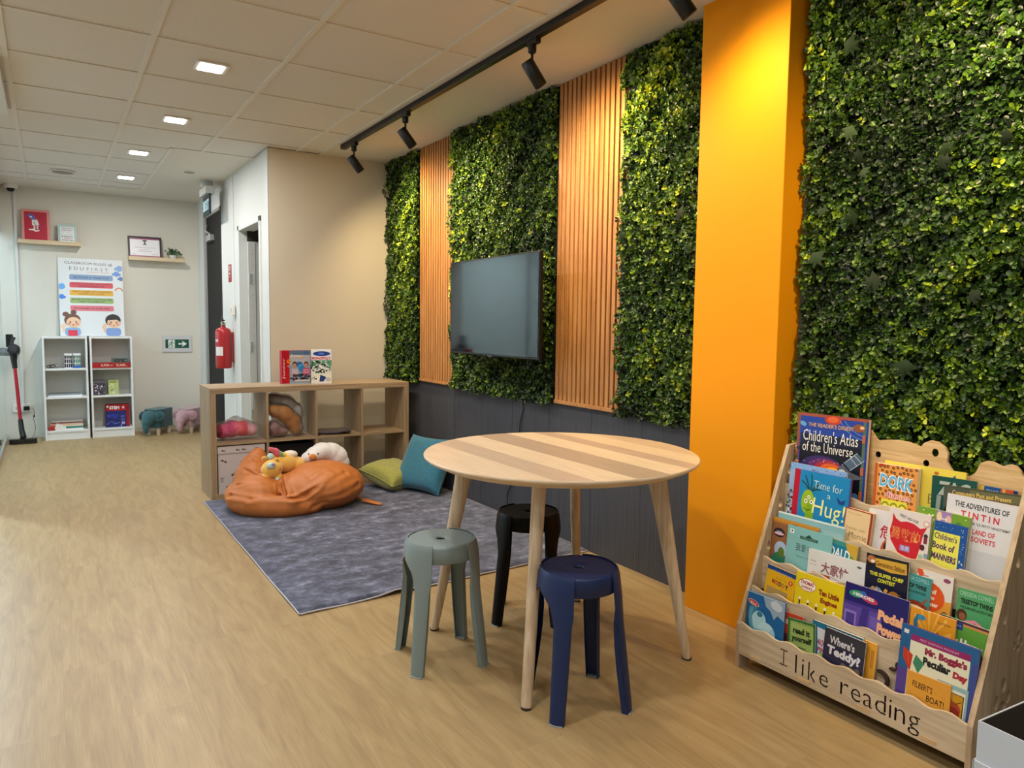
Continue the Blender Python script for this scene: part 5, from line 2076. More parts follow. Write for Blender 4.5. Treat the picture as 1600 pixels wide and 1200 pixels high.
a.tube([(-.32, 8.70, .95), (-.315, 8.71, 1.0), (-.30, 8.72, 1.035)], [.02, .017, .02], m_vb, 12)
a.box(-.365, -.305, 8.70, 8.76, .94, 1.065, m_vb)
a.build('handle', t, bevel=.006)

# elephant footstools
def elephant(x, y, rz_, s_, col, ear, label):
    m = M(col, .85, bump=.5, bscale=160, sheen=.3, var=.12, vscale=30)
    m2 = M(ear, .8, bump=.3, bscale=160)
    t = thing('elephant_stool', (x, y, 0), label, 'footstool', 'elephant shaped footstools')
    X = T(x, y, 0) @ RZ(rz_) @ Matrix.Scale(s_, 4)
    a = MB()
    a.prism(rr(-.13, -.085, .15, .085, .03), .08, .275, m, X)
    o = a.build('body', t, bevel=.02, seg=4, auto=50)
    P = [((-.15, 0, .19), (.075, .075, .075)), ((-.20, 0, .15), (.05, .055, .055)), ((-.215, 0, .10), (.036, .04, .045)), ((-.215, 0, .06), (.028, .032, .035))]
    V, F = fuse([(c, r, None) for c, r in P], .008, 3)
    h = MB()
    h.add([tuple(v) for v in V], F, m, True, X)
    hd = h.build('head', t, fix=False)
    for sd in (-1, 1):
        a = MB()
        a.lathe([(.0, .010), (.04, .010), (.052, .005), (.054, 0), (.05, -.006), (.0, -.007)], m, 28, X @ T(-.125, sd * .095, .205) @ RZ(-sd * 18) @ RY(-74), cap0=False, cap1=False)
        a.build('ear', t)
        a = MB()
        a.lathe([(.0, .0125), (.036, .012), (.038, .009)], m2, 24, X @ T(-.125, sd * .095, .205) @ RZ(-sd * 18) @ RY(-74), cap0=False, cap1=False)
        a.build('ear_lining', t)
        a = MB()
        a.ball((-.205, sd * .043, .185), .0065, M('#0c0c10', .15), 12, X)
        a.build('eye', hd)
    for lx in (-.085, .105):
        for ly in (-.055, .055):
            a = MB()
            a.lathe([(.019, 0.0), (.024, .085)], M('#d3c3a6', .5), 20, X @ T(lx, ly, 0))
            a.build('leg', t)


elephant(.96, 8.62, 50, 1.0, '#2f5a5e', '#24494e', 'teal elephant shaped footstool beside the white bookcases')
elephant(1.285, 8.62, 50, 0.97, '#b08e92', '#a07a80', 'dusty pink elephant shaped footstool, partly hidden by the cube shelf')

# ================================================================== BOOK RACK
m_pine = grain('pale_pine_plywood', ['#b5a183', '#c8b496', '#d6c4a8'], (16, 1.0, 16), .55, 6, 4, .6, .08)
m_pinev = grain('pale_pine_side', ['#a58e70', '#bba383', '#c9b292'], (16, 16, 1.0), .6, 6, 4, .6, .08)
m_pineb = grain('yellow_pine_back', ['#bd9863', '#d3b07c', '#e0c294'], (20, 1.2, 20), .5, 6, 4, 1.2, .1)
m_burn = M('#3b2a20', .9)
XS = [2.056, 2.11, 2.165, 2.22, 2.275, 2.335]
ZT = [.165, .29, .39, .52, .645]
FZ = [.062, .185, .285, .415, .540]
RY0, RY1 = .912, 1.709


def cut(o, cutters):
    """carve the cutters' volume out of o and forget them"""
    c = cutters.build('cutter')
    md = o.modifiers.new('b', 'BOOLEAN')
    md.operation = 'DIFFERENCE'
    md.object = c
    md.solver = 'EXACT'
    md.use_self = True
    md.material_mode = 'TRANSFER'
    dg = bpy.context.evaluated_depsgraph_get()
    dg.update()
    me = bpy.data.meshes.new_from_object(o.evaluated_get(dg))
    o.modifiers.remove(md)
    bpy.data.objects.remove(c)
    if len(me.polygons) > 3:
        o.data = me
    return o


rack = thing('book_rack', (2.2, 1.31, 0), 'pale wooden tiered book rack reading I like reading, standing against the large hedge', 'book rack')


def edge_x(z):
    return 2.056 if z < .158 else 2.056 + (z - .158) * (2.292 - 2.056) / (.79 - .158)


for y0 in (RY0, RY1 - .015):
    a = MB()
    out = [(2.056, 0), (2.056, .158), (2.292, .79), (2.362, .795), (2.362, 0)]
    out = out + [(2.33, 0), (2.30, .03), (2.14, .03), (2.10, 0)]
    Xs = Matrix(((1, 0, 0, 0), (0, 0, 1, 0), (0, 1, 0, 0), (0, 0, 0, 1)))   # (x, z, y)
    a.prism(out, y0, y0 + .015, m_pinev, Xs)
    o = a.build('side_panel', rack)
    cu = MB()
    dm = m_pinev
    for z in (.43, .58, .70):
        xx = edge_x(z) + .040
        pts = [(xx + .010 * math.cos(q) * (1 - .35 * math.sin(q)), z + .018 * math.sin(q)) for q in [k * math.pi / 10 for k in range(20)]]
        cu.prism(pts, y0 - .02, y0 + .04, dm, Xs)
    for (px, pz, s_) in ((2.215, .205, 1.0), (2.285, .345, .62)):
        for (dx, dz, rx, rz) in ((.0, .030, .017, .022), (-.036, -.012, .013, .020), (.032, -.012, .013, .020), (-.0, -.035, .022, .018)):
            pts = [(px + dx * s_ + rx * s_ * math.cos(q), pz + dz * s_ + rz * s_ * math.sin(q)) for q in [k * math.pi / 10 for k in range(20)]]
            cu.prism(pts, y0 - .02, y0 + .04, dm, Xs)
    cut(o, cu)
    bv = o.modifiers.new('bevel', 'BEVEL')
    bv.width = .001
    bv.segments = 1


def wave_top(n_w, z, amp):
    L = RY1 - RY0 - .03
    pts = []
    for k in range(121):
        u = k / 120
        pts.append((u * L, z + amp * math.cos(u * n_w * 2 * math.pi) - amp))
    return pts


# panel frame: x along -y (to the viewer's right), y up
for k in range(5):
    zb = .052 if k == 0 else FZ[k] - .012
    if k == 1:
        zb = .075
    L = RY1 - RY0 - .03
    out = [(0, zb), (L, zb)] + list(reversed(wave_top((7.5, 7, 7, 7, 6)[k], ZT[k] + .004, .0055)))
    Xf = Matrix(((0, 0, -1, XS[k] + .010), (-1, 0, 0, RY1 - .015), (0, 1, 0, 0), (0, 0, 0, 1)))
    a = MB()
    a.prism(out, 0, .010, m_pine, Xf)
    o = a.build('shelf_front', rack)
    if k == 0:
        # stencil lettering and the peg slots
        cu = MB()
        for s_, yl, yr, zc, hh in (('I', 1.531, 1.493, .112, .055), ('l', 1.462, 1.456, .110, .062), ('i', 1.436, 1.430, .108, .056), ('k', 1.413, 1.385, .106, .060),
                                   ('e', 1.372, 1.340, .096, .038), ('r', 1.298, 1.270, .100, .040), ('e', 1.262, 1.230, .098, .040), ('a', 1.222, 1.192, .098, .040),
                                   ('d', 1.184, 1.150, .108, .060), ('i', 1.140, 1.134, .106, .056), ('n', 1.124, 1.092, .098, .040), ('g', 1.084, 1.050, .088, .058)):
            if s_ in 'li':
                yy = RY1 - .015 - yl
                if s_ == 'l':
                    cu.prism([(yy, zc - hh / 2), (yy + .0062, zc - hh / 2), (yy + .0062, zc + hh / 2), (yy, zc + hh / 2)], -.005, .02, m_burn, Xf)
                else:
                    cu.prism([(yy, zc - hh / 2), (yy + .0062, zc - hh / 2), (yy + .0062, zc + hh * .2), (yy, zc + hh * .2)], -.005, .02, m_burn, Xf)
                    cu.prism([(yy, zc + hh * .36), (yy + .0062, zc + hh * .36), (yy + .0062, zc + hh * .48), (yy, zc + hh * .48)], -.005, .02, m_burn, Xf)
                continue
            if s_ == 'I':
                yy = RY1 - .015 - yl
                w_ = yl - yr
                for (u0, u1, v0, v1) in ((.25, 1, .93, 1.0), (.58, .68, .09, .91), (.22, 1.0, 0, .07)):
                    cu.prism([(yy + u0 * w_, zc - hh / 2 + v0 * hh), (yy + u1 * w_, zc - hh / 2 + v0 * hh), (yy + u1 * w_, zc - hh / 2 + v1 * hh), (yy + u0 * w_, zc - hh / 2 + v1 * hh)], -.005, .02, m_burn, Xf)
                continue
            vs, fs, x0, x1, y0_, y1_ = textmesh(s_, -.008)
            n = len(vs)
            sx, sy = (yl - yr) / (x1 - x0), hh / (y1_ - y0_)
            P = [(RY1 - .015 - yl + (v[0] - x0) * sx, zc - hh / 2 + (v[1] - y0_) * sy) for v in vs]
            from collections import Counter
            ec = Counter()
            for f in fs:
                for i in range(len(f)):
                    e = (f[i], f[(i + 1) % len(f)])
                    ec[tuple(sorted(e))] += 1
            bf = []
            for f in fs:
                for i in range(len(f)):
                    e = (f[i], f[(i + 1) % len(f)])
                    if ec[tuple(sorted(e))] == 1:
                        bf.append((e[0], e[1], n + e[1], n + e[0]))
            V3 = [(p[0], p[1], -.005) for p in P] + [(p[0], p[1], .02) for p in P]
            F3 = [tuple(reversed(f)) for f in fs] + [tuple(i + n for i in f) for f in fs] + bf
            cu.add(V3, F3, m_burn, False, Xf)
        cut(o, cu)
    if k == 1:
        cu = MB()
        pts = []
        R0, cxx, czz = .028, RY1 - .015 - 1.200, .158
        for q in range(15):
            an = math.radians(110 - q * 20)
            pts.append((cxx + R0 * math.cos(an), czz + R0 * math.sin(an)))
        for q in range(14, -1, -1):
            an = math.radians(110 - q * 20)
            pts.append((cxx + (R0 - .009) * math.cos(an), czz + (R0 - .009) * math.sin(an)))
        cu.prism(pts, -.005, .02, m_burn, Xf)
        for dx, dz, rx, rz in ((.052, .062, .007, .012), (.036, .045, .010, .005)):
            cu.prism([(cxx + dx + rx * math.cos(q), czz + dz + rz * math.sin(q)) for q in [j * math.pi / 8 for j in range(16)]], -.005, .02, m_burn, Xf)
        cut(o, cu)
    bv = o.modifiers.new('bevel', 'BEVEL')
    bv.width = .0012
    bv.segments = 1
    bv.limit_method = 'ANGLE'
    a = MB()
    a.box(XS[k] + .010, XS[k + 1] - .001 if k < 4 else 2.334, RY0 + .015, RY1 - .015, FZ[k] - .012, FZ[k] - .001, m_pine)
    a.build('tier_floor', rack)
# peg tabs in the lowest front
for yy in (1.623, 1.427, 1.221, 1.025):
    a = MB()
    a.box(2.0545, 2.0565, yy - .022, yy + .022, .061, .071, m_pineb)
    a.build('peg', rack)

# back panel with the hippo and paw outline
def arc(cx_, cz_, r, a0, a1, n=12, rz=None):
    rz = rz or r
    return [(cx_ + r * math.cos(math.radians(a0 + (a1 - a0) * k / n)), cz_ + rz * math.sin(math.radians(a0 + (a1 - a0) * k / n))) for k in range(n + 1)]


# right to left as the wall sees it: coordinates (y, z)
out = [(RY1 - .015, .05), (RY1 - .015, .785), (1.58, .80)]
out += [(1.46, .83)]
ear1 = [(1.452, .850), (1.446, .868), (1.430, .880), (1.412, .878), (1.400, .864), (1.392, .852)]
ear2 = [(1.243, .846), (1.232, .862), (1.214, .872), (1.190, .870), (1.168, .856), (1.158, .836), (1.160, .812)]
head = [(1.385, .848), (1.355, .854), (1.320, .858), (1.285, .857), (1.262, .852)]
neck = [(1.150, .796), (1.138, .782), (1.125, .776), (1.112, .776), (1.095, .779), (1.080, .788)]
paw = [(1.073, .800), (1.068, .815), (1.062, .826), (1.048, .834), (1.032, .834), (1.018, .829), (1.008, .824), (.996, .830), (.984, .834), (.968, .831), (.957, .820), (.951, .806)]
out += ear1 + head + ear2 + neck + paw + [(RY0 + .015, .795), (RY0 + .015, .05)]
Xb = Matrix(((0, 0, 1, 0), (1, 0, 0, 0), (0, 1, 0, 0), (0, 0, 0, 1)))    # (y, z, x)
a = MB()
a.prism(out, 2.337, 2.348, m_pineb, Xb)
o = a.build('back_panel', rack)
cu = MB()
for (yy, zz, r1, r2) in ((1.381, .801, .0095, .0105), (1.222, .798, .0095, .0105), (1.196, .836, .010, .013), (1.432, .850, .009, .012)):
    cu.prism(arc(yy, zz, r1, 0, 340, 16, r2), 2.32, 2.36, m_burn, Xb)
cu.prism([(1.430, .770), (1.433, .770), (1.442, .745), (1.444, .720), (1.440, .720), (1.438, .745)], 2.32, 2.36, m_burn, Xb)
cut(o, cu)

# ------------------------------------------------------------------ books
BK = {
    'atlas': ('E', 0.012, 1.682, 0.373, 0.274, 0.371, 0.6, 0.018),
    'yellowb': ('E', 0.022, 1.347, 0.249, 0.253, 0.247, 0.5, 0.006),
    'dork': ('E', 0.0, 1.367, 0.24, 0.142, 0.238, 0.9, 0.02),
    'zac': ('E', 0.012, 1.187, 0.229, 0.13, 0.228, 1.5, 0.006),
    'past': ('E', 0.003, 1.146, 0.208, 0.212, 0.206, 2.6, 0.006),
    'strip': ('E', 0.026, 1.059, 0.222, 0.104, 0.22, 0.2, 0.005),
    'hugback': ('D', 0.012, 1.67, 0.32, 0.221, 0.317, -0.4, 0.007),
    'hug': ('D', 0.004, 1.644, 0.302, 0.22, 0.3, 0.1, 0.006),
    'morrie': ('D', 0.0, 1.432, 0.208, 0.096, 0.203, -2.3, 0.016),
    'wei': ('D', 0.016, 1.36, 0.218, 0.093, 0.216, 1.7, 0.006),
    'heart': ('D', 0.002, 1.285, 0.24, 0.131, 0.238, -0.1, 0.009),
    'greenp': ('D', 0.012, 1.2, 0.262, 0.152, 0.255, -2.0, 0.009),
    'manners': ('D', 0.003, 1.142, 0.23, 0.094, 0.227, -0.6, 0.006),
    'tintin': ('D', 0.022, 1.124, 0.315, 0.194, 0.313, -0.1, 0.006),
    'tealwide': ('C', 0.021, 1.677, 0.273, 0.263, 0.271, 0.4, 0.004),
    'brown': ('C', 0.014, 1.69, 0.25, 0.186, 0.248, 0.2, 0.005),
    'xue': ('C', 0.006, 1.62, 0.239, 0.174, 0.236, -0.2, 0.004),
    'dahl': ('C', 0.011, 1.485, 0.233, 0.13, 0.225, -2.9, 0.01),
    'mang': ('C', 0.0, 1.526, 0.179, 0.208, 0.177, 1.2, 0.005),
    'chef': ('C', 0.0, 1.318, 0.221, 0.136, 0.219, 2.0, 0.008),
    'twins2': ('C', 0.009, 1.217, 0.193, 0.102, 0.19, -0.6, 0.005),
    'wulf': ('C', 0.015, 1.162, 0.213, 0.105, 0.211, -0.3, 0.008),
    'twins': ('C', 0.002, 1.038, 0.195, 0.104, 0.193, 1.2, 0.005),
    'noddy': ('B', 0.002, 1.65, 0.197, 0.12, 0.186, -4.2, 0.005),
    'ten': ('B', 0.0, 1.532, 0.207, 0.179, 0.205, 0.1, 0.005),
    'pedal': ('B', 0.0, 1.35, 0.226, 0.205, 0.224, 0.2, 0.006),
    'dino': ('B', 0.0, 1.139, 0.215, 0.128, 0.213, 0.6, 0.006),
    'harry': ('B', 0.01, 1.059, 0.218, 0.132, 0.213, -1.5, 0.006),
    'eleph': ('A', 0.002, 1.689, 0.22, 0.155, 0.218, 0.9, 0.007),
    'red': ('A', 0.016, 1.55, 0.19, 0.08, 0.188, 2.5, 0.005),
    'read': ('A', 0.006, 1.521, 0.18, 0.103, 0.179, 4.9, 0.005),
    'teal': ('A', 0.012, 1.432, 0.201, 0.174, 0.199, 0.3, 0.01),
    'teddy': ('A', 0.002, 1.379, 0.199, 0.139, 0.195, -0.7, 0.007),
    'orange': ('A', 0.02, 1.301, 0.198, 0.087, 0.195, -0.7, 0.005),
    'boggle': ('A', 0.006, 1.14, 0.296, 0.213, 0.292, -0.4, 0.01),
    'filbert': ('A', 0.0, 1.108, 0.17, 0.122, 0.168, 1.4, 0.004),
}
SP = ('#f4f4ee',)


def book(key, label, front, art, spine=None, group='picture books in the rack', pages='#e6e0d0', name='book', hard=False):
    tier, off, yl, sl, wd, ht, roll, th = BK[key]
    k = 'ABCDE'.index(tier)
    tl = .09 if k < 4 else .05
    d = Vector((tl, 0, 1)).normalized()
    P0 = Vector((XS[k] + .012 + off, yl, FZ[k])) + d * sl       # top left corner of the cover
    u = Vector((0, -1, 0))
    r = math.radians(roll)
    uu = u * math.cos(r) + d * math.sin(r)
    vv = d * math.cos(r) - u * math.sin(r)
    n = uu.cross(vv)                                        # faces the room (-x)
    O = P0 - vv * ht
    X = frame(O, uu, vv)
    t = thing(name, tuple(O), label, 'book', group)
    c1 = M(front, .3)
    c2 = M(spine or front, .3)
    a = MB()
    cv = 0.0016 if hard else 0.0008
    a.prism([(0, 0), (wd, 0), (wd, ht), (0, ht)], -cv, 0, c1, X)
    a.prism([(0, 0), (wd, 0), (wd, ht), (0, ht)], -th, -th + cv, c2, X)
    a.prism([(0, 0), (cv, 0), (cv, ht), (0, ht)], -th, 0, c2, X)
    I = Ink(a, X, wd, ht, .3)
    art(I)
    a.build('cover', t, fix=False)
    a = MB()
    e = .0022 if hard else .0006
    a.prism([(cv, e), (wd - e, e), (wd - e, ht - e), (cv, ht - e)], -th + cv, -cv, M(pages, .8), X)
    a.build('pages', t)
    return t


def A_atlas(I):
    H = 1.36
    I.rect(.02, .01, .98, H, '#1d3f9e').rect(.06, .26, .94, H, '#141a3c').rect(.06, .38, .94, H, '#0d1022')
    I.rect(0, 0, .045, H, '#8a4a38').rect(.935, .02, .975, H, '#4e6a5c')
    I.rect(0, 0, 1, .035, '#9c4a38').oval(.52, .055, .12, .06, '#b83a22').oval(.52, .05, .08, .04, '#d9622e').oval(.88, .12, .08, .05, '#8a4f32').oval(.92, .11, .03, .02, '#e7b789').oval(.09, .14, .05, .03, '#5fa0d0', 20)
    I.line([(.62, .06), (.70, .16), (.82, .23), (.95, .27)], .005, '#7db2e8').line([(.68, .05), (.76, .13), (.86, .19), (.96, .22)], .005, '#7db2e8')
    I.oval(.40, .74, .34, .21, '#3a2a66').oval(.45, .74, .28, .18, '#6a2f6a').oval(.50, .73, .22, .15, '#a8343e').oval(.53, .72, .17, .105, '#e0642a').oval(.56, .73, .12, .07, '#f7b02e').oval(.58, .73, .06, .035, '#ffe98a')
    I.sparks(60, .08, .58, .72, 1.1, .003, .009, ['#ffffff', '#d6b5e8', '#f7d9a0'], 3)
    I.text('THE READER\'S DIGEST', .17, .115, .64, .05, '#e2b069', .01)
    I.text('Children\'s Atlas', .10, .205, .78, .15, '#f3f1ea', -.004)
    I.text('of the Universe', .10, .365, .72, .13, '#f3f1ea', -.004)
    I.poly([(.88, .43), (.98, .51), (.80, .66), (.71, .58)], '#4f6479').line([(.79, .50), (.89, .59)], .006, '#c3d2df').line([(.84, .46), (.94, .54)], .006, '#c3d2df').line([(.88, .43), (.71, .58)], .006, '#c3d2df').line([(.98, .51), (.80, .66)], .006, '#c3d2df')
    I.poly([(.62, .66), (.70, .60), (.80, .68), (.95, .72), (.95, .75), (.80, .78), (.66, .78)], '#59616b').oval(.69, .70, .05, .04, '#c9cdd2')
    I.sparks(26, .0, .42, .06, 1.2, .01, .025, ['#b4553a', '#3e6a52', '#c9a487', '#22302c'], 4)
    I.oval(.88, .98, .05, .05, '#3d78ad').oval(.82, 1.06, .03, .03, '#2a4f7c').rect(.935, .60, .975, .70, '#b4603a').rect(.935, .90, .975, 1.05, '#b4603a').rect(.935, .2, .975, .3, '#b4603a')


def A_hugback(I):
    I.rect(0, 0, 1, .12, '#7fa8dc').rect(0, .12, 1, 1.4, '#8fb1d6')
    I.sparks(60, .0, .02, .98, .1, .004, .012, ['#a9c8ee', '#5f8ac6', '#31456a'], 2)
    I.sparks(60, 0, .45, .10, 1.2, .01, .03, ['#4c6b3c', '#a03a4c', '#e5dcd8', '#5a4a4a', '#2f3c2c'], 3)
    I.rect(.40, .05, .41, .11, '#1d2733').rect(.43, .05, .44, .11, '#1d2733')


def A_hug(I):
    I.rect(0, 0, 1, 1.35, '#1683bd').rect(0, 0, .105, 1.35, '#b3122f')
    I.line([(.3, .32), (.22, .22), (.14, .18)], .02, '#173d38').line([(.3, .32), (.25, .18), (.20, .08)], .02, '#173d38').line([(.32, .30), (.33, .15), (.31, .05)], .02, '#173d38')
    I.line([(.34, .30), (.41, .22), (.5, .18)], .02, '#173d38').line([(.34, .32), (.42, .27), (.5, .27)], .02, '#173d38')
    I.oval(.28, .50, .115, .20, '#93b81f').oval(.33, .78, .075, .32, '#7fa81a').oval(.34, 1.05, .10, .10, '#7fa81a')
    I.oval(.25, .49, .032, .035, '#f4f6ea').oval(.35, .49, .032, .035, '#f4f6ea').oval(.30, .42, .03, .03, '#f4f6ea').oval(.25, .49, .013, .014, '#1a1a1a').oval(.35, .49, .013, .014, '#1a1a1a').oval(.30, .42, .012, .012, '#1a1a1a')
    I.line([(.22, .60), (.28, .635), (.35, .61)], .012, '#35520f')
    I.text('Time for', .37, .13, .50, .12, '#d9efe2', -.01, 2).text('a', .62, .32, .06, .06, '#d9efe2', -.01)
    I.text('Hug!', .39, .40, .56, .34, '#eef0a2', .0, 4)
    I.oval(.60, 1.00, .22, .25, '#d583a2').oval(.60, 1.2, .28, .2, '#cf7398').line([(.50, .93), (.56, .99), (.66, .99), (.72, .94)], .012, '#8c3c62').oval(.53, .83, .035, .025, '#a34a72').oval(.74, .87, .035, .03, '#a34a72')
    I.line([(.84, .92), (.93, .94)], .02, '#e8c54a').line([(.83, .97), (.92, 1.01)], .02, '#e8c54a').line([(.82, 1.02), (.90, 1.07)], .02, '#e8c54a')
    I.poly([(.78, .32), (.86, .38), (.93, .34), (.90, .42), (.82, .42)], '#1f3c86').rect(.975, 0, 1, 1.35, '#2c5fa0')


def A_dork(I):
    I.rect(0, 0, 1, 1.7, '#e39a4a')
    rd = random.Random(5)
    for r_ in range(15):
        for c_ in range(9):
            x_, y_ = .12 + c_ * .105 + rd.uniform(-.02, .02) + (.05 if r_ % 2 else 0), .05 + r_ * .11 + rd.uniform(-.02, .02)
            if x_ < .97:
                I.oval(x_, y_, .038, .033, '#4e2410', rd.uniform(0, 90), 8)
                I.oval(x_ + .006, y_, .018, .014, '#cf8338', 0, 6)
                I.k -= 2
    I.k += 3
    I.rect(0, 0, .065, 1.7, '#c25a1c')
    I.text('DORK', .135, .20, .80, .34, '#f3f7fa', .07, 3).text('DORK', .15, .225, .77, .29, '#62b4df', .03, 3)
    I.text('diaries', .28, .60, .60, .14, '#fbe6e2', .05, 4).text('diaries', .29, .61, .58, .12, '#c63a3c', .0, 4)
    I.rect(.20, .80, .80, 1.4, '#e0dc46')
    for cx_ in (.30, .50, .70):
        I.oval(cx_, .95, .09, .10, '#8d9020').oval(cx_, .97, .065, .075, '#e9e45e').oval(cx_, 1.18, .08, .12, '#c9c83a')
        I.oval(cx_ - .022, .96, .008, .012, '#40410c').oval(cx_ + .022, .96, .008, .012, '#40410c').line([(cx_ - .03, 1.0), (cx_, 1.015), (cx_ + .03, 1.0)], .006, '#40410c')
    I.poly([(.17, -.0), (.25, .03), (.17, .06), (.09, .03)], '#b8281e')


def A_yellow(I):
    I.rect(0, 0, 1, 1.0, '#e3cf4e').text('B', .58, .33, .09, .12, '#5a5238', -.02)
    I.poly([(.85, .08), (.88, .05), (.91, .18), (.83, .18)], '#4b5f78').oval(.60, .78, .045, .045, '#231a18').oval(.60, .55, .02, .03, '#b0762c')
    I.oval(.66, .06, .03, .02, '#b5682c')


def A_zac(I):
    I.rect(0, 0, 1, 1.8, '#0f4a43').text('ZAC', .14, .10, .74, .36, '#1a1f1f', .08).text('ZAC', .15, .10, .72, .34, '#a8b4ae', .05)
    I.line([(.18, .45), (.16, .8), (.34, 1.0)], .10, '#8b9792').sparks(50, .04, .7, .7, 1.6, .02, .07, ['#8fa3a5', '#2c3c40', '#c7d2d1', '#16383a'], 5)


def A_past(I):
    I.rect(0, 0, 1, 1, '#6a6a48').rect(0, 0, .35, 1, '#4d5548').oval(.22, .45, .22, .30, '#1f201e').oval(.22, .47, .17, .24, '#8b918e').oval(.22, .50, .12, .16, '#2a2c2c')
    I.rect(.42, .26, .80, .6, '#23241f', .06).rect(.45, .31, .77, .6, '#4f5148', .05)
    I.text('Computers Past and Present', .12, .055, .76, .085, '#e6c766', .02).oval(.88, .35, .08, .12, '#8b8a63')
    I.rect(0, 0, 1, .02, '#454a38')


def A_strip(I):
    I.rect(0, 0, 1, 2, '#22609e').rect(0, 0, .15, .3, '#e0bb4a').rect(.16, 0, .58, .25, '#1c4f92').text('TRAINS', .2, .08, .32, .08, '#b8cfe6').rect(.58, 0, .9, .25, '#c8512f').rect(.62, 0, .7, .25, '#e0a94a').rect(.9, 0, 1, .3, '#23305e')


def A_morrie(I):
    I.rect(0, 0, 1, 2.1, '#98302a').rect(.03, .04, .93, 2.1, '#e2c797')
    I.text('MITCH ALBOM', .1, .13, .5, .06, '#b89a6a').text('Tuesdays with', .08, .62, .72, .12, '#7a5f4a', -.01, 1).text('Morrie', .24, .80, .64, .20, '#57463c', -.01, 1)
    I.text('An old man, a young man', .08, 1.13, .80, .08, '#8a6a4c').text('and life\'s greatest lesson', .08, 1.26, .80, .08, '#8a6a4c')


def A_wei(I):
    I.rect(0, 0, 1, 2.3, '#dcd9dc').text('危', .45, .50, .40, .48, '#b8283c', .02).oval(.72, 1.25, .20, .35, '#c4623a', 20).oval(.70, 1.2, .10, .15, '#3b2822', 20)


def A_heart(I):
    I.rect(0, 0, 1, 1.9, '#dfd6d2')
    I.poly([(.10, .12), (.10, .34), (.06, .55), (.10, .78), (.28, 1.02), (.46, 1.22), (.58, 1.42), (.70, 1.26), (.78, .98), (.82, .75), (.86, .48), (.93, .30), (.78, .36), (.62, .28), (.45, .26), (.30, .30), (.18, .24)], '#c8202e')
    I.line([(.52, 1.30), (.62, 1.46), (.72, 1.42), (.68, 1.34)], .05, '#c8202e')
    I.text('FIRST AID FOR', .28, .10, .46, .07, '#4a4444', .01, 12)
    I.text('勇敢的', .10, .42, .70, .30, '#f0a45a', .03, 3).text('勇敢的', .105, .43, .68, .28, '#c8402e', -.0, 3)
    I.rect(.34, .84, .58, .98, '#8f7fc0').text('急救', .36, .85, .20, .11, '#e6e0f2').text('MARIA LI', .33, 1.08, .28, .04, '#eddad8')
    I.oval(.13, 1.22, .055, .08, '#2a2424').rect(.10, 1.27, .17, 1.42, '#3a2d2d').oval(.91, .22, .07, .07, '#d8957a').oval(.91, .22, .05, .05, '#f0e4dc')
    I.oval(.92, .50, .05, .05, '#3a3030').rect(.88, .54, .96, .68, '#7a2a3a').oval(.86, .78, .06, .07, '#5a2028').oval(.84, 1.0, .05, .06, '#9fc0a0').oval(.96, .95, .05, .05, '#7d9cb0').rect(.93, 1.0, .99, 1.16, '#8fb0c4')
    I.oval(.82, 1.42, .17, .12, '#b7674a').oval(.75, 1.44, .05, .04, '#e8c0a4').oval(.88, 1.46, .05, .04, '#e8c0a4').oval(.45, 1.62, .1, .06, '#42383a')


def A_greenp(I):
    I.rect(0, 0, 1, 1.75, '#6f9c2e').rect(.36, 0, .66, .32, '#9d7fb4').oval(.42, .12, .05, .10, '#e6d0a0').oval(.60, .18, .06, .12, '#d9b7a0').text('Stories', .44, .12, .14, .05, '#f3eef6', .02)
    I.sparks(16, .04, .06, .32, .3, .012, .025, ['#cfe08a', '#3d6b1e', '#dfe3c0'], 2).oval(.80, .22, .07, .08, '#4c7f3a').oval(.86, .26, .05, .05, '#2f5a28').oval(.92, .07, .012, .012, '#f0f0e0')


def A_manners(I):
    I.rect(0, 0, 1, 2.4, '#17509c').rect(-.0, .32, .80, 1.45, '#e3e05a')
    I.text("Children's", .03, .36, .70, .20, '#4a2466', .02, 2).text('Book of', .0, .66, .68, .22, '#4a2466', .03, 2).text('MANNERS', -.0, 1.0, .76, .22, '#4a2466', .04, 3)
    I.poly([(.55, 1.55), (.70, 1.40), (.78, 1.62), (.98, 1.68), (.82, 1.82), (.90, 2.05), (.68, 1.95), (.45, 2.1), (.50, 1.85), (.28, 1.72)], '#e5d33a').text('FOR EVERYONE', .45, 1.72, .40, .06, '#6a4a1a', 0, 15)
    I.sparks(22, .82, .2, .98, 1.6, .008, .022, ['#e8eef6', '#b8cdea'], 6).oval(.10, 1.8, .07, .08, '#dcc6a4').oval(.25, 1.75, .06, .06, '#c9d8e8').sparks(10, .05, .05, .95, .25, .006, .012, ['#e8eef6'], 3)


def A_tintin(I):
    I.rect(0, 0, 1, 1.62, '#d5d7db').rect(0, .78, 1, 1.62, '#c6c9ce')
    I.text('THE ADVENTURES OF', .12, .085, .76, .085, '#26262a', .02, 1).text('T I N T I N', .22, .22, .54, .10, '#cf3044', .03, 1)
    I.text('REPORTER FOR "LE PETIT VINGTIEME"', .10, .365, .82, .04, '#3b3b42', .01, 1).text('IN THE LAND OF', .16, .46, .56, .08, '#cf3044', .02, 1).text('THE SOVIETS', .20, .575, .54, .08, '#cf3044', .02, 1)
    I.poly([(.02, 1.62), (.02, 1.12), (.10, 1.18), (.14, 1.02), (.18, 1.10), (.225, .78), (.27, 1.08), (.32, 1.12), (.36, 1.4), (.30, 1.62)], '#6e7078')


def A_tealw(I):
    I.rect(0, 0, 1, 1.0, '#84b4bc').rect(0, 0, 1, .022, '#d9e4e2').rect(.62, .1, .98, .2, '#93bcc4')


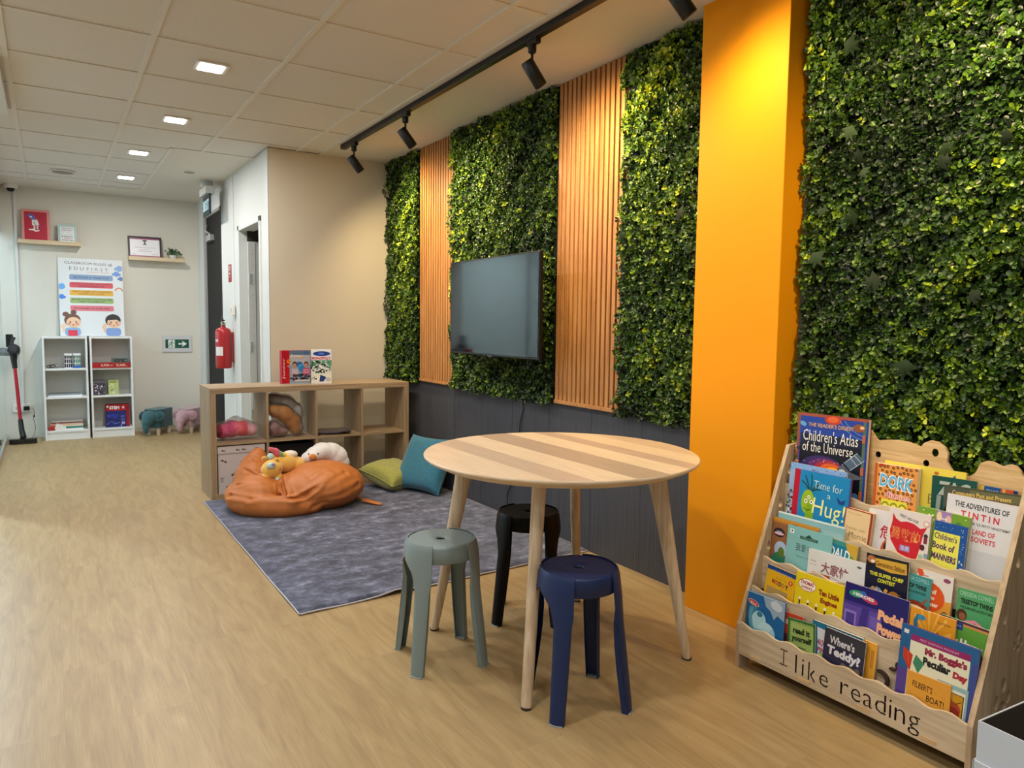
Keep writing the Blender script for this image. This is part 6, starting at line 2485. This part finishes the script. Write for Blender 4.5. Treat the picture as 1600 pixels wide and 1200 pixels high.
def A_brown(I):
    I.rect(0, 0, 1, 1.3, '#8d5f38').rect(0, 0, 1, .05, '#c28a2c').rect(0, .05, .45, .09, '#b87b28').rect(.55, .04, .97, .14, '#b5822e').oval(.16, .28, .13, .09, '#2a2030').oval(.16, .30, .11, .03, '#d9b0c0').text('WOWS', .10, .25, .12, .04, '#dbe4ee')
    I.oval(.22, .60, .14, .16, '#a9bfe2').oval(.20, .95, .20, .30, '#2c7d64').oval(.24, .65, .07, .10, '#5c7a2a').rect(0, .85, .30, 1.3, '#2a7a62')


def A_xue(I):
    I.rect(0, 0, 1, 1.4, '#7fb9bb').rect(0, .98, 1, 1.4, '#6a8d48').rect(.06, .07, .15, .15, '#eef2f0').oval(.105, .105, .02, .02, '#2e4c5a')
    I.rect(.30, .16, .70, .215, '#1f4a3e').poly([(.42, .16), (.50, .10), (.58, .16)], '#1f4a3e').text('LEARN & EXPLORE', .33, .17, .34, .03, '#8fc0b4')
    I.text('我爱书', .22, .32, .36, .15, '#4a5f62', .0, 1).text('学猫', .60, .34, .26, .15, '#a87884', .0, 1).text('Books and School', .26, .56, .46, .03, '#5d8488')
    I.oval(.05, .95, .14, .16, '#a5522e').oval(.10, 1.12, .10, .10, '#7d3c20').oval(.35, .98, .12, .11, '#d88b35').oval(.34, 1.02, .06, .06, '#f2e2cc').oval(.32, .98, .01, .01, '#1c1410').oval(.38, .98, .01, .01, '#1c1410').oval(.12, 1.16, .05, .05, '#efe2d0').oval(.42, 1.2, .07, .06, '#31482a')


def A_dahl(I):
    I.rect(0, 0, 1, 1.7, '#167c9e').rect(0, 0, 1, .12, '#3f8f8a').poly([(.66, 0), (1, 0), (1, .42), (.88, .30), (.74, .24)], '#c9a43a').poly([(.74, .24), (.88, .30), (1, .42), (1, .52), (.8, .4)], '#5c9a5e')
    I.text('ROALD', .10, .18, .72, .26, '#eaf1f0', .02, 1).text('DAHL', .16, .54, .62, .26, '#eaf1f0', .02, 1).sparks(8, .3, .4, .6, .7, .02, .05, ['#79b06a', '#2c5d7c'], 4)


def A_mang(I):
    I.rect(0, 0, 1, .9, '#d9dbdc').text('大家忙', .25, .15, .48, .19, '#8d5a66', .03, 2)
    I.text('华文读本', .05, .17, .10, .03, '#7a7a7c').text('第一册 一年级', .05, .23, .11, .02, '#7a7a7c').oval(.90, .09, .04, .018, '#5a6f72')
    I.rect(.10, .36, .42, .9, '#a8562e').rect(.16, .36, .28, .9, '#b2401e').line([(.42, .36), (.86, .46), (.86, .9)], .008, '#8b7ba8').oval(.48, .60, .065, .08, '#1b1618').oval(.62, .61, .075, .085, '#1b1618').oval(.49, .66, .045, .05, '#e6b69c').oval(.62, .68, .05, .05, '#e6b69c').rect(.70, .58, .84, .9, '#c3b3cf')


def A_chef(I):
    I.rect(0, 0, 1, 1.7, '#171a34').rect(0, 0, 1, .28, '#1a1a1c').poly([(.20, .08), (.95, .06), (.97, .30), (.6, .34), (.24, .28)], '#cfa43a').text('Geronimo Stilton', .24, .13, .68, .12, '#5a2414', .02, 2)
    I.oval(.12, .13, .10, .09, '#b3714a').oval(.16, .17, .05, .04, '#eee0d4').text('THE SUPER CHEF', .10, .40, .80, .09, '#d8d83c', .04, 1).text('CONTEST', .30, .53, .42, .09, '#d8d83c', .04, 1)
    I.oval(.30, .98, .20, .22, '#c7cbd6').oval(.70, .98, .18, .24, '#a8712e').sparks(40, .1, .75, .92, 1.25, .02, .06, ['#e2e4ea', '#c09050', '#6a4a30', '#8c94b0', '#d0a040'], 8).rect(.4, 1.22, .9, 1.32, '#b5923a', .03)


def A_twins(I, base='#4a9a66', blob='#e08ca8'):
    I.rect(0, 0, 1, 1.9, base).text('CRESSIDA COWELL', .06, .06, .88, .12, '#a9d8bb', -.0, 0).text('TREETOP TWINS', .10, .26, .82, .14, '#14231c', .05, 1).text('WILDERNESS ADVENTURES', .10, .46, .84, .075, '#14231c', .02, 1)
    I.oval(.15, .72, .14, .16, '#4a2c20').oval(.17, .76, .09, .10, '#8d5a40')
    I.poly([(.10, 1.05), (.25, .85), (.5, .78), (.72, .90), (.98, 1.02), (.98, 1.10), (.6, 1.16), (.2, 1.2)], blob).oval(.5, .88, .02, .015, '#7a3a4c').oval(.9, 1.25, .2, .08, '#1c4a3a')


def A_twins2(I):
    I.rect(0, 0, 1, 1.9, '#3f8f90').text('CRESSIDA COWELL', .06, .06, .88, .12, '#9fd2d0', 0).text('TREETOP TWINS', .08, .27, .80, .14, '#14231c', .05).text('WILDERNESS ADVENTURES', .08, .47, .80, .07, '#14231c', .02)
    I.oval(.62, .95, .34, .20, '#8a3a24').line([(.6, .9), (.8, .8), (.92, .62)], .05, '#a8492a').line([(.6, 1.0), (.82, .95), (.95, .85)], .04, '#a8492a')


def A_wulf(I):
    I.rect(0, 0, 1, 2, '#e1dcd6').rect(.0, 0, .14, .12, '#dc4f26').oval(.10, .12, .08, .09, '#dc4f26').text('Usborne', .12, .13, .20, .05, '#c8313a', .03).oval(.83, .14, .10, .06, '#8c4a6a').rect(0, 1.1, 1, 2, '#d88a22')
    I.poly([(0, .9), (1, .7), (1, 1.2), (0, 1.2)], '#de9c3a').oval(.38, .72, .44, .42, '#d9541c').text('Beowulf', .18, .48, .40, .13, '#f7e6d8', .03).text('and the', .20, .66, .34, .12, '#f7e6d8', .03).text('Monster', .20, .84, .46, .13, '#f7e6d8', .03)
    I.oval(.35, 1.22, .22, .14, '#e3ddd2').oval(.85, 1.2, .12, .2, '#8a6a2a').oval(.1, 1.25, .1, .15, '#4f5a2a')


def A_noddy(I):
    I.rect(0, 0, 1, 1.6, '#e0ad18').rect(0, 0, 1, .13, '#17407f').text('LOOK AND LEARN WITH', .18, .10, .68, .045, '#9fbce0')
    for k, (ch, c) in enumerate((('N', '#8a2424'), ('O', '#c83a2a'), ('D', '#2a5a3a'), ('D', '#c97a2a'), ('Y', '#22344f'))):
        I.text(ch, .22 + k * .115, .36 + .01 * k, .10, .14, c, .06)
    I.oval(.84, .30, .065, .065, '#c8301f').text('9', .82, .26, .04, .08, '#f5e8e0', .03).text('the magic door', .34, .30, .24, .03, '#6a4a14')
    I.rect(.08, .62, .80, 1.1, '#a8905a', .04).sparks(10, .05, .15, .95, .9, .008, .014, ['#3b2a10'], 5)


def A_ten(I):
    I.rect(0, 0, 1, 1.12, '#e0c914')
    I.oval(.25, .21, .19, .12, '#b81e3c').oval(.25, .21, .18, .11, '#f2efe4').text('THOMAS', .11, .13, .28, .075, '#a81e3c', .04, 2).text('& FRIENDS', .13, .23, .24, .05, '#a81e3c', .03, 2)
    I.text('Ten Little', .50, .20, .42, .11, '#8f2f14', .05, 1).text('Engines', .55, .35, .34, .12, '#8f2f14', .05, 1)
    for k in range(5):
        x_, y_ = .12 + k * .18, .68 + .015 * k
        c = ['#24483a', '#5a2424', '#2a5a8a', '#6a4a3a', '#2a2f3a'][k]
        I.rect(x_ - .055, y_ - .08, x_ + .055, y_ + .10, c, .04).rect(x_ - .075, y_ + .08, x_ + .075, y_ + .15, '#4a1a1a', .01).rect(x_ - .015, y_ - .16, x_ + .015, y_ - .08, '#1c1c1e').oval(x_, y_ - .19, .03, .03, '#f0ead0').oval(x_, y_ - .0, .03, .035, '#6f7478')


def A_pedal(I):
    I.rect(0, 0, 1, 1.12, '#201d6a').rect(0, .28, .62, 1.12, '#5b479e').rect(0, .28, .62, .33, '#43348c').rect(.02, .42, .22, .70, '#8672c4').rect(.05, .46, .19, .66, '#4a3a90').poly([(.30, .33), (.42, .33), (.36, .9), (.22, .9)], '#3d2f86').rect(.44, .40, .60, 1.0, '#6c58b0')
    I.oval(.20, .14, .13, .055, '#3a9a6a', -6).oval(.40, .17, .14, .05, '#c23a5c', 8).oval(.30, .12, .05, .05, '#3a6ab8').text('HEROES', .14, .115, .34, .05, '#dfe8ee', .04, 4)
    I.text('Pedal', .56, .26, .38, .16, '#f0b48a', .07, 2).text('Power', .56, .46, .40, .17, '#f0b48a', .07, 2)
    I.sparks(22, .04, .72, .96, 1.05, .02, .06, ['#2a2474', '#7a5ab8', '#8c2a6a', '#3d9a4a', '#1c1858'], 8)


def A_dino(I):
    I.rect(0, 0, 1, 1.7, '#dc9420')
    for k in range(9):
        an = math.radians(-10 + k * 25)
        cx_, cy_ = .45, .62
        I.poly([(cx_, cy_), (cx_ + .8 * math.cos(an) * (.62 if math.cos(an) > 0 else .55), max(.0, cy_ - .8 * math.sin(an))), (cx_ + .8 * math.cos(an + .12) * (.62 if math.cos(an) > 0 else .55), max(.0, cy_ - .8 * math.sin(an + .12)))], '#ecb04a')
    I.text('Eva Montes', .62, .14, .28, .06, '#7a5a2a').line([(.16, .55), (.13, .30), (.18, .16), (.28, .16)], .09, '#2a6f92').oval(.26, .18, .09, .06, '#3d8fb4').oval(.28, .17, .012, .012, '#101418').line([(.62, .40), (.74, .52), (.78, .70)], .02, '#4a2a1a').line([(.2, .5), (.3, .7), (.4, .8)], .1, '#2a6f92')


def A_harry(I):
    I.rect(0, 0, 1, 1.6, '#5c9a3a').rect(0, 0, 1, .05, '#4a2440').rect(0, .05, 1, .10, '#c98a4a').rect(.08, .04, .48, .20, '#26408c').text('Reading Zone', .12, .09, .32, .06, '#b8c8ea').text('Hairy Harry', .0, .34, .92, .24, '#eef2e4', .06, 3)
    I.oval(.25, .85, .28, .20, '#181614').oval(.85, .82, .12, .3, '#2a1c1a')


def A_eleph(I):
    I.rect(0, 0, 1, 1.4, '#17609c').poly([(.42, .0), (1, 0), (1, .42), (.82, .34), (.74, .46), (.64, .30), (.50, .22)], '#8fa8bf').oval(.78, .14, .16, .10, '#c3ced8', 15).rect(0, 0, 1, .012, '#dfe6ea')
    I.oval(.17, .24, .155, .065, '#e4e1e0', 14).oval(.17, .24, .145, .058, '#c23a3a', 14).text('ELLA', .09, .21, .17, .05, '#f4e6e2', .03, 12)
    I.oval(.20, .50, .14, .20, '#3a7f9e', -10).oval(.34, .62, .20, .24, '#a6d3df', 10).oval(.55, .80, .24, .22, '#b4dbe4').oval(.35, .92, .24, .14, '#8fc2d2').oval(.72, .86, .09, .18, '#a3cfdc').line([(.13, .34), (.10, .55), (.16, .80), (.30, .95)], .10, '#5a9fb8').oval(.36, .45, .08, .06, '#3a7894').oval(.70, 1.05, .08, .1, '#b4dbe4').oval(.52, 1.12, .14, .08, '#6a6e80')


def A_red(I):
    I.rect(0, 0, 1, 1.9, '#b8412a').rect(.1, .3, .9, .5, '#d8b0a0').rect(0, .9, 1, 1.9, '#5a2a30').sparks(16, .05, .7, .95, 1.8, .03, .09, ['#2a2428', '#8c3a3a', '#d0b8b0'], 3)


def A_read(I):
    I.rect(0, 0, 1, 1.6, '#1f6a36').rect(.07, .07, .94, 1.6, '#9cb464')
    for k in range(16):
        I.rect(.07, .10 + k * .085, .12, .125 + k * .085, '#1f6a36').rect(.10 + k * .055, .07, .115 + k * .055, .12, '#1f6a36')
    I.text('read it', .20, .25, .62, .20, '#16301a', .04).text('yourself', .15, .50, .74, .24, '#16301a', .04).text('Ladybird', .36, .84, .32, .06, '#24402a', .03)
    I.rect(.14, .96, .90, 1.6, '#e2e2dc', .08).oval(.50, 1.20, .34, .20, '#6a6664').oval(.28, 1.22, .06, .10, '#e8d8d0', 30).oval(.58, 1.3, .10, .06, '#efe9e4')


def A_teal(I):
    I.rect(0, 0, 1, 1.2, '#15729a').rect(0, 0, 1, .015, '#0d3c54').poly([(.10, .10), (.42, .12), (.48, 1.1), (.22, 1.1)], '#d5d9e0').text('MACHINES', .14, .30, .24, .12, '#a62a4c', .04, 5).text('PINS', .15, .45, .2, .1, '#a62a4c', .04, 5).oval(.22, .62, .06, .08, '#b9c77a').rect(.34, .8, .42, 1.0, '#8c2430', .02)


def A_teddy(I):
    I.rect(0, 0, 1, 1.45, '#2b2946').rect(0, 0, 1, .35, '#35353f')
    I.text("Where's", .14, .13, .62, .19, '#cfcfd4', .03, 1).text('Teddy?', .10, .36, .82, .27, '#dcdce2', .05, 2)
    I.oval(.70, .86, .20, .19, '#6d6058').oval(.53, .72, .07, .07, '#6d6058').oval(.86, .72, .07, .07, '#6d6058').oval(.70, .92, .10, .085, '#93867a').oval(.70, .89, .03, .02, '#1d1a1c').oval(.62, .82, .016, .016, '#15131a').oval(.78, .82, .016, .016, '#15131a').oval(.68, 1.22, .26, .2, '#5d534f')
    I.oval(.35, 1.05, .10, .09, '#464a5e')


def A_orange(I):
    I.rect(0, 0, 1, 2.2, '#dc9a2c').rect(.7, 0, 1, 2.2, '#e2a436').rect(.8, .25, .92, .9, '#c8862a')


def A_boggle(I):
    H = 1.38
    I.rect(0, 0, 1, H, '#1f5c92').poly([(0, .60), (1, .60), (1, H), (0, H)], '#54408f').rect(.93, .2, 1, H, '#3d4a90')
    I.rect(.14, .10, .91, .185, '#8f2264').text('FIRST LEARNING PROGRAM', .26, .125, .50, .032, '#d3a9c4').rect(.04, .06, .105, .115, '#d8dce0')
    I.rect(.14, .185, .91, H, '#dfdfc4')
    I.text("Mr. Boggle's", .34, .215, .54, .125, '#8f1c44', .07).text('Peculiar', .33, .345, .36, .115, '#1c1a20', .06, 1).text('Day', .72, .385, .18, .115, '#a82038', .07, 1)
    I.poly([(.055, .30), (.19, .38), (.17, .62), (.06, .45)], '#bf3a26').poly([(.23, .36), (.35, .44), (.28, .60), (.20, .48)], '#3f8466').line([(.12, .35), (.14, .5)], .01, '#e05a3a')
    I.poly([(.20, .58), (.44, .68), (.52, .82), (.46, .86), (.26, .74)], '#d9a51e').oval(.50, .82, .07, .06, '#d89a7a').oval(.56, .88, .05, .06, '#b5714f').line([(.17, .74), (.46, .90)], .04, '#2c2c34').rect(.14, .80, .9, .82, '#c3c9b8')
    I.rect(.54, .56, .93, H, '#8fb3b8').rect(.60, .62, .90, H, '#dfe0cf').rect(.64, .66, .88, 1.10, '#c8921e').rect(.64, .66, .88, .67, '#33302a').line([(.64, .66), (.64, 1.10), (.88, 1.10), (.88, .66)], .012, '#2a261c').oval(.76, .86, .10, .09, '#b0422a').oval(.77, .92, .08, .09, '#8c2f20').line([(.70, .72), (.78, .80), (.86, .74)], .012, '#6a4a1a').rect(.70, .98, .84, 1.08, '#b9bab0')
    I.rect(.60, 1.18, .88, H, '#4f8894').oval(.86, 1.15, .018, .018, '#4a4038')


def A_filbert(I):
    I.rect(0, 0, 1, 1.4, '#dd9c38').text("FILBERT'S", .15, .18, .46, .15, '#241c14', .01, 4).text('BOAT!', .48, .42, .40, .15, '#241c14', .01, 2).sparks(30, .08, .15, .95, .6, .003, .008, ['#3a2c18'], 3)
    I.line([(.25, .55), (.5, .66)], .006, '#5a4422').rect(.10, .70, .92, 1.4, '#b5421c', .12).rect(.12, .72, .90, 1.4, '#e3e3da', .11)
    I.oval(.62, .88, .14, .11, '#8db35e', 20).oval(.45, .84, .13, .05, '#d59a8e', 25).oval(.74, .95, .08, .08, '#6f9a4a').line([(.25, .8), (.4, .86)], .03, '#3a3a3a').oval(.66, 1.02, .2, .03, '#b8cdd6')


book('atlas', "large dark blue children's atlas of the universe, tallest book at the top of the rack", '#1d3f9e', A_atlas, '#7a4436', hard=True)
book('yellowb', 'plain yellow picture book in the top tier, behind the leopard print book', '#e3cf4e', A_yellow)
book('dork', 'thick orange leopard print book with fat blue lettering in the top tier', '#e39a4a', A_dork, '#c25a1c')
book('zac', 'dark green book with large grey capital letters in the top tier', '#0f4a43', A_zac)
book('past', 'olive green book about computers, behind the large white album in the top tier', '#6a6a48', A_past)
book('strip', 'blue and orange edged book at the back of the top tier, far right', '#22609e', A_strip)
book('hugback', 'light blue book behind the red spined hug book, before the big atlas', '#8fb1d6', A_hugback, '#a9bfd6', hard=True)
book('hug', 'blue picture book titled Time for a Hug with a red spine', '#1683bd', A_hug, '#b3122f', hard=True)
book('morrie', 'thick cream paperback with a dark red border and thin lettering', '#98302a', A_morrie, '#98302a', pages='#d8bd8c')
book('wei', 'white book with a red Chinese character, beside the thick cream paperback', '#dcd9dc', A_wei)
book('heart', 'off-white book with a red horned heart on its cover', '#dfd6d2', A_heart, pages='#d9c4a0')
book('greenp', 'green and purple book behind the blue book of manners', '#6f9c2e', A_greenp, pages='#ddd0a8')
book('manners', "blue and yellow Children's Book of Manners", '#17509c', A_manners)
book('tintin', 'large white album with black and red capitals and a grey castle silhouette', '#d5d7db', A_tintin, '#b8283c', hard=True)
book('tealwide', 'wide pale teal book behind the two Chinese readers on the left of the middle tier', '#84b4bc', A_tealw)
book('brown', 'brown and green book at the far left of the middle tier', '#8d5f38', A_brown)
book('xue', 'teal Chinese reader with cartoon animals, in the middle tier', '#7fb9bb', A_xue)
book('dahl', 'blue paperback with white capitals, half hidden behind the two Chinese readers', '#167c9e', A_dahl, pages='#c9ac78')
book('mang', 'white Chinese reader titled 大家忙, in front in the middle tier', '#d9dbdc', A_mang)
book('chef', 'dark navy paperback titled super chef contest in yellow letters', '#171a34', A_chef)
book('twins2', 'teal treetop twins paperback with a brown squid, beside the chef contest book', '#3f8f90', A_twins2)
book('wulf', 'white paperback with a big orange oval, beside the teal squid book', '#e1dcd6', A_wulf, pages='#a58a68')
book('twins', 'green treetop twins paperback with a pink dolphin', '#4a9a66', A_twins)
book('noddy', 'small yellow book with a dark blue top band and a red number 9', '#e0ad18', A_noddy)
book('ten', 'wide yellow picture book with a row of five little engines', '#e0c914', A_ten)
book('pedal', 'dark blue and purple picture book with the words pedal power', '#201d6a', A_pedal)
book('dino', 'orange paperback with a blue dinosaur neck', '#dc9420', A_dino)
book('harry', 'green reader with a purple top edge, right of the dinosaur book', '#5c9a3a', A_harry)
book('eleph', 'blue picture book with a pale blue elephant, lowest tier on the left', '#17609c', A_eleph, '#17609c', hard=True)
book('red', 'red book peeping out behind the small green read it yourself book', '#b8412a', A_red)
book('read', 'green book titled read it yourself', '#1f6a36', A_read)
book('teal', 'teal book with a white top edge behind the dark teddy book', '#15729a', A_teal)
book('teddy', 'dark purple grey picture book asking where is teddy, with a brown bear', '#2b2946', A_teddy)
book('orange', 'plain orange yellow book behind the right edge of the dark teddy book', '#dc9a2c', A_orange)
book('boggle', 'large blue picture book with two kites and a door, in the lowest tier', '#1f5c92', A_boggle, '#54408f', hard=True)
book('filbert', 'small orange book standing in front of the large blue kite book', '#dd9c38', A_filbert)

# white carton by the rack
t = thing('open_carton', (2.1, .65, 0), 'open white carton with a dark inside, at the lower right corner beside the rack', 'box')
m_ct = M('#c3cfdd', .6)
m_in = M('#4a4038', .8)
a = MB()
X = T(1.93, .845, 0) @ RZ(-4)
w_, d_, h_ = .30, .36, .248
th = .004
for (x0, x1, y0, y1) in ((0, th, -d_, 0), (w_ - th, w_, -d_, 0), (th, w_ - th, -th, 0), (th, w_ - th, -d_, -d_ + th)):
    a.box(x0, x1, y0, y1, .001, h_, m_ct, X=X)
a.box(th, w_ - th, -d_ + th, -th, .001, .005, m_ct, X=X)
for (x0, x1, y0, y1) in ((th, th + .001, -d_ + th, -th), (w_ - th - .001, w_ - th, -d_ + th, -th), (th, w_ - th, -th - .001, -th), (th, w_ - th, -d_ + th, -d_ + th + .001)):
    a.box(x0, x1, y0, y1, .005, h_ - .002, m_in, X=X)
a.build('carton_body', t)
a = MB()
a.box(-.005, -.0005, -d_ - .004, .004, .0, .145, m_ct, X=X)
a.box(-.005, w_, .0005, .005, .0, .145, m_ct, X=X)
a.build('lower_sleeve', t)
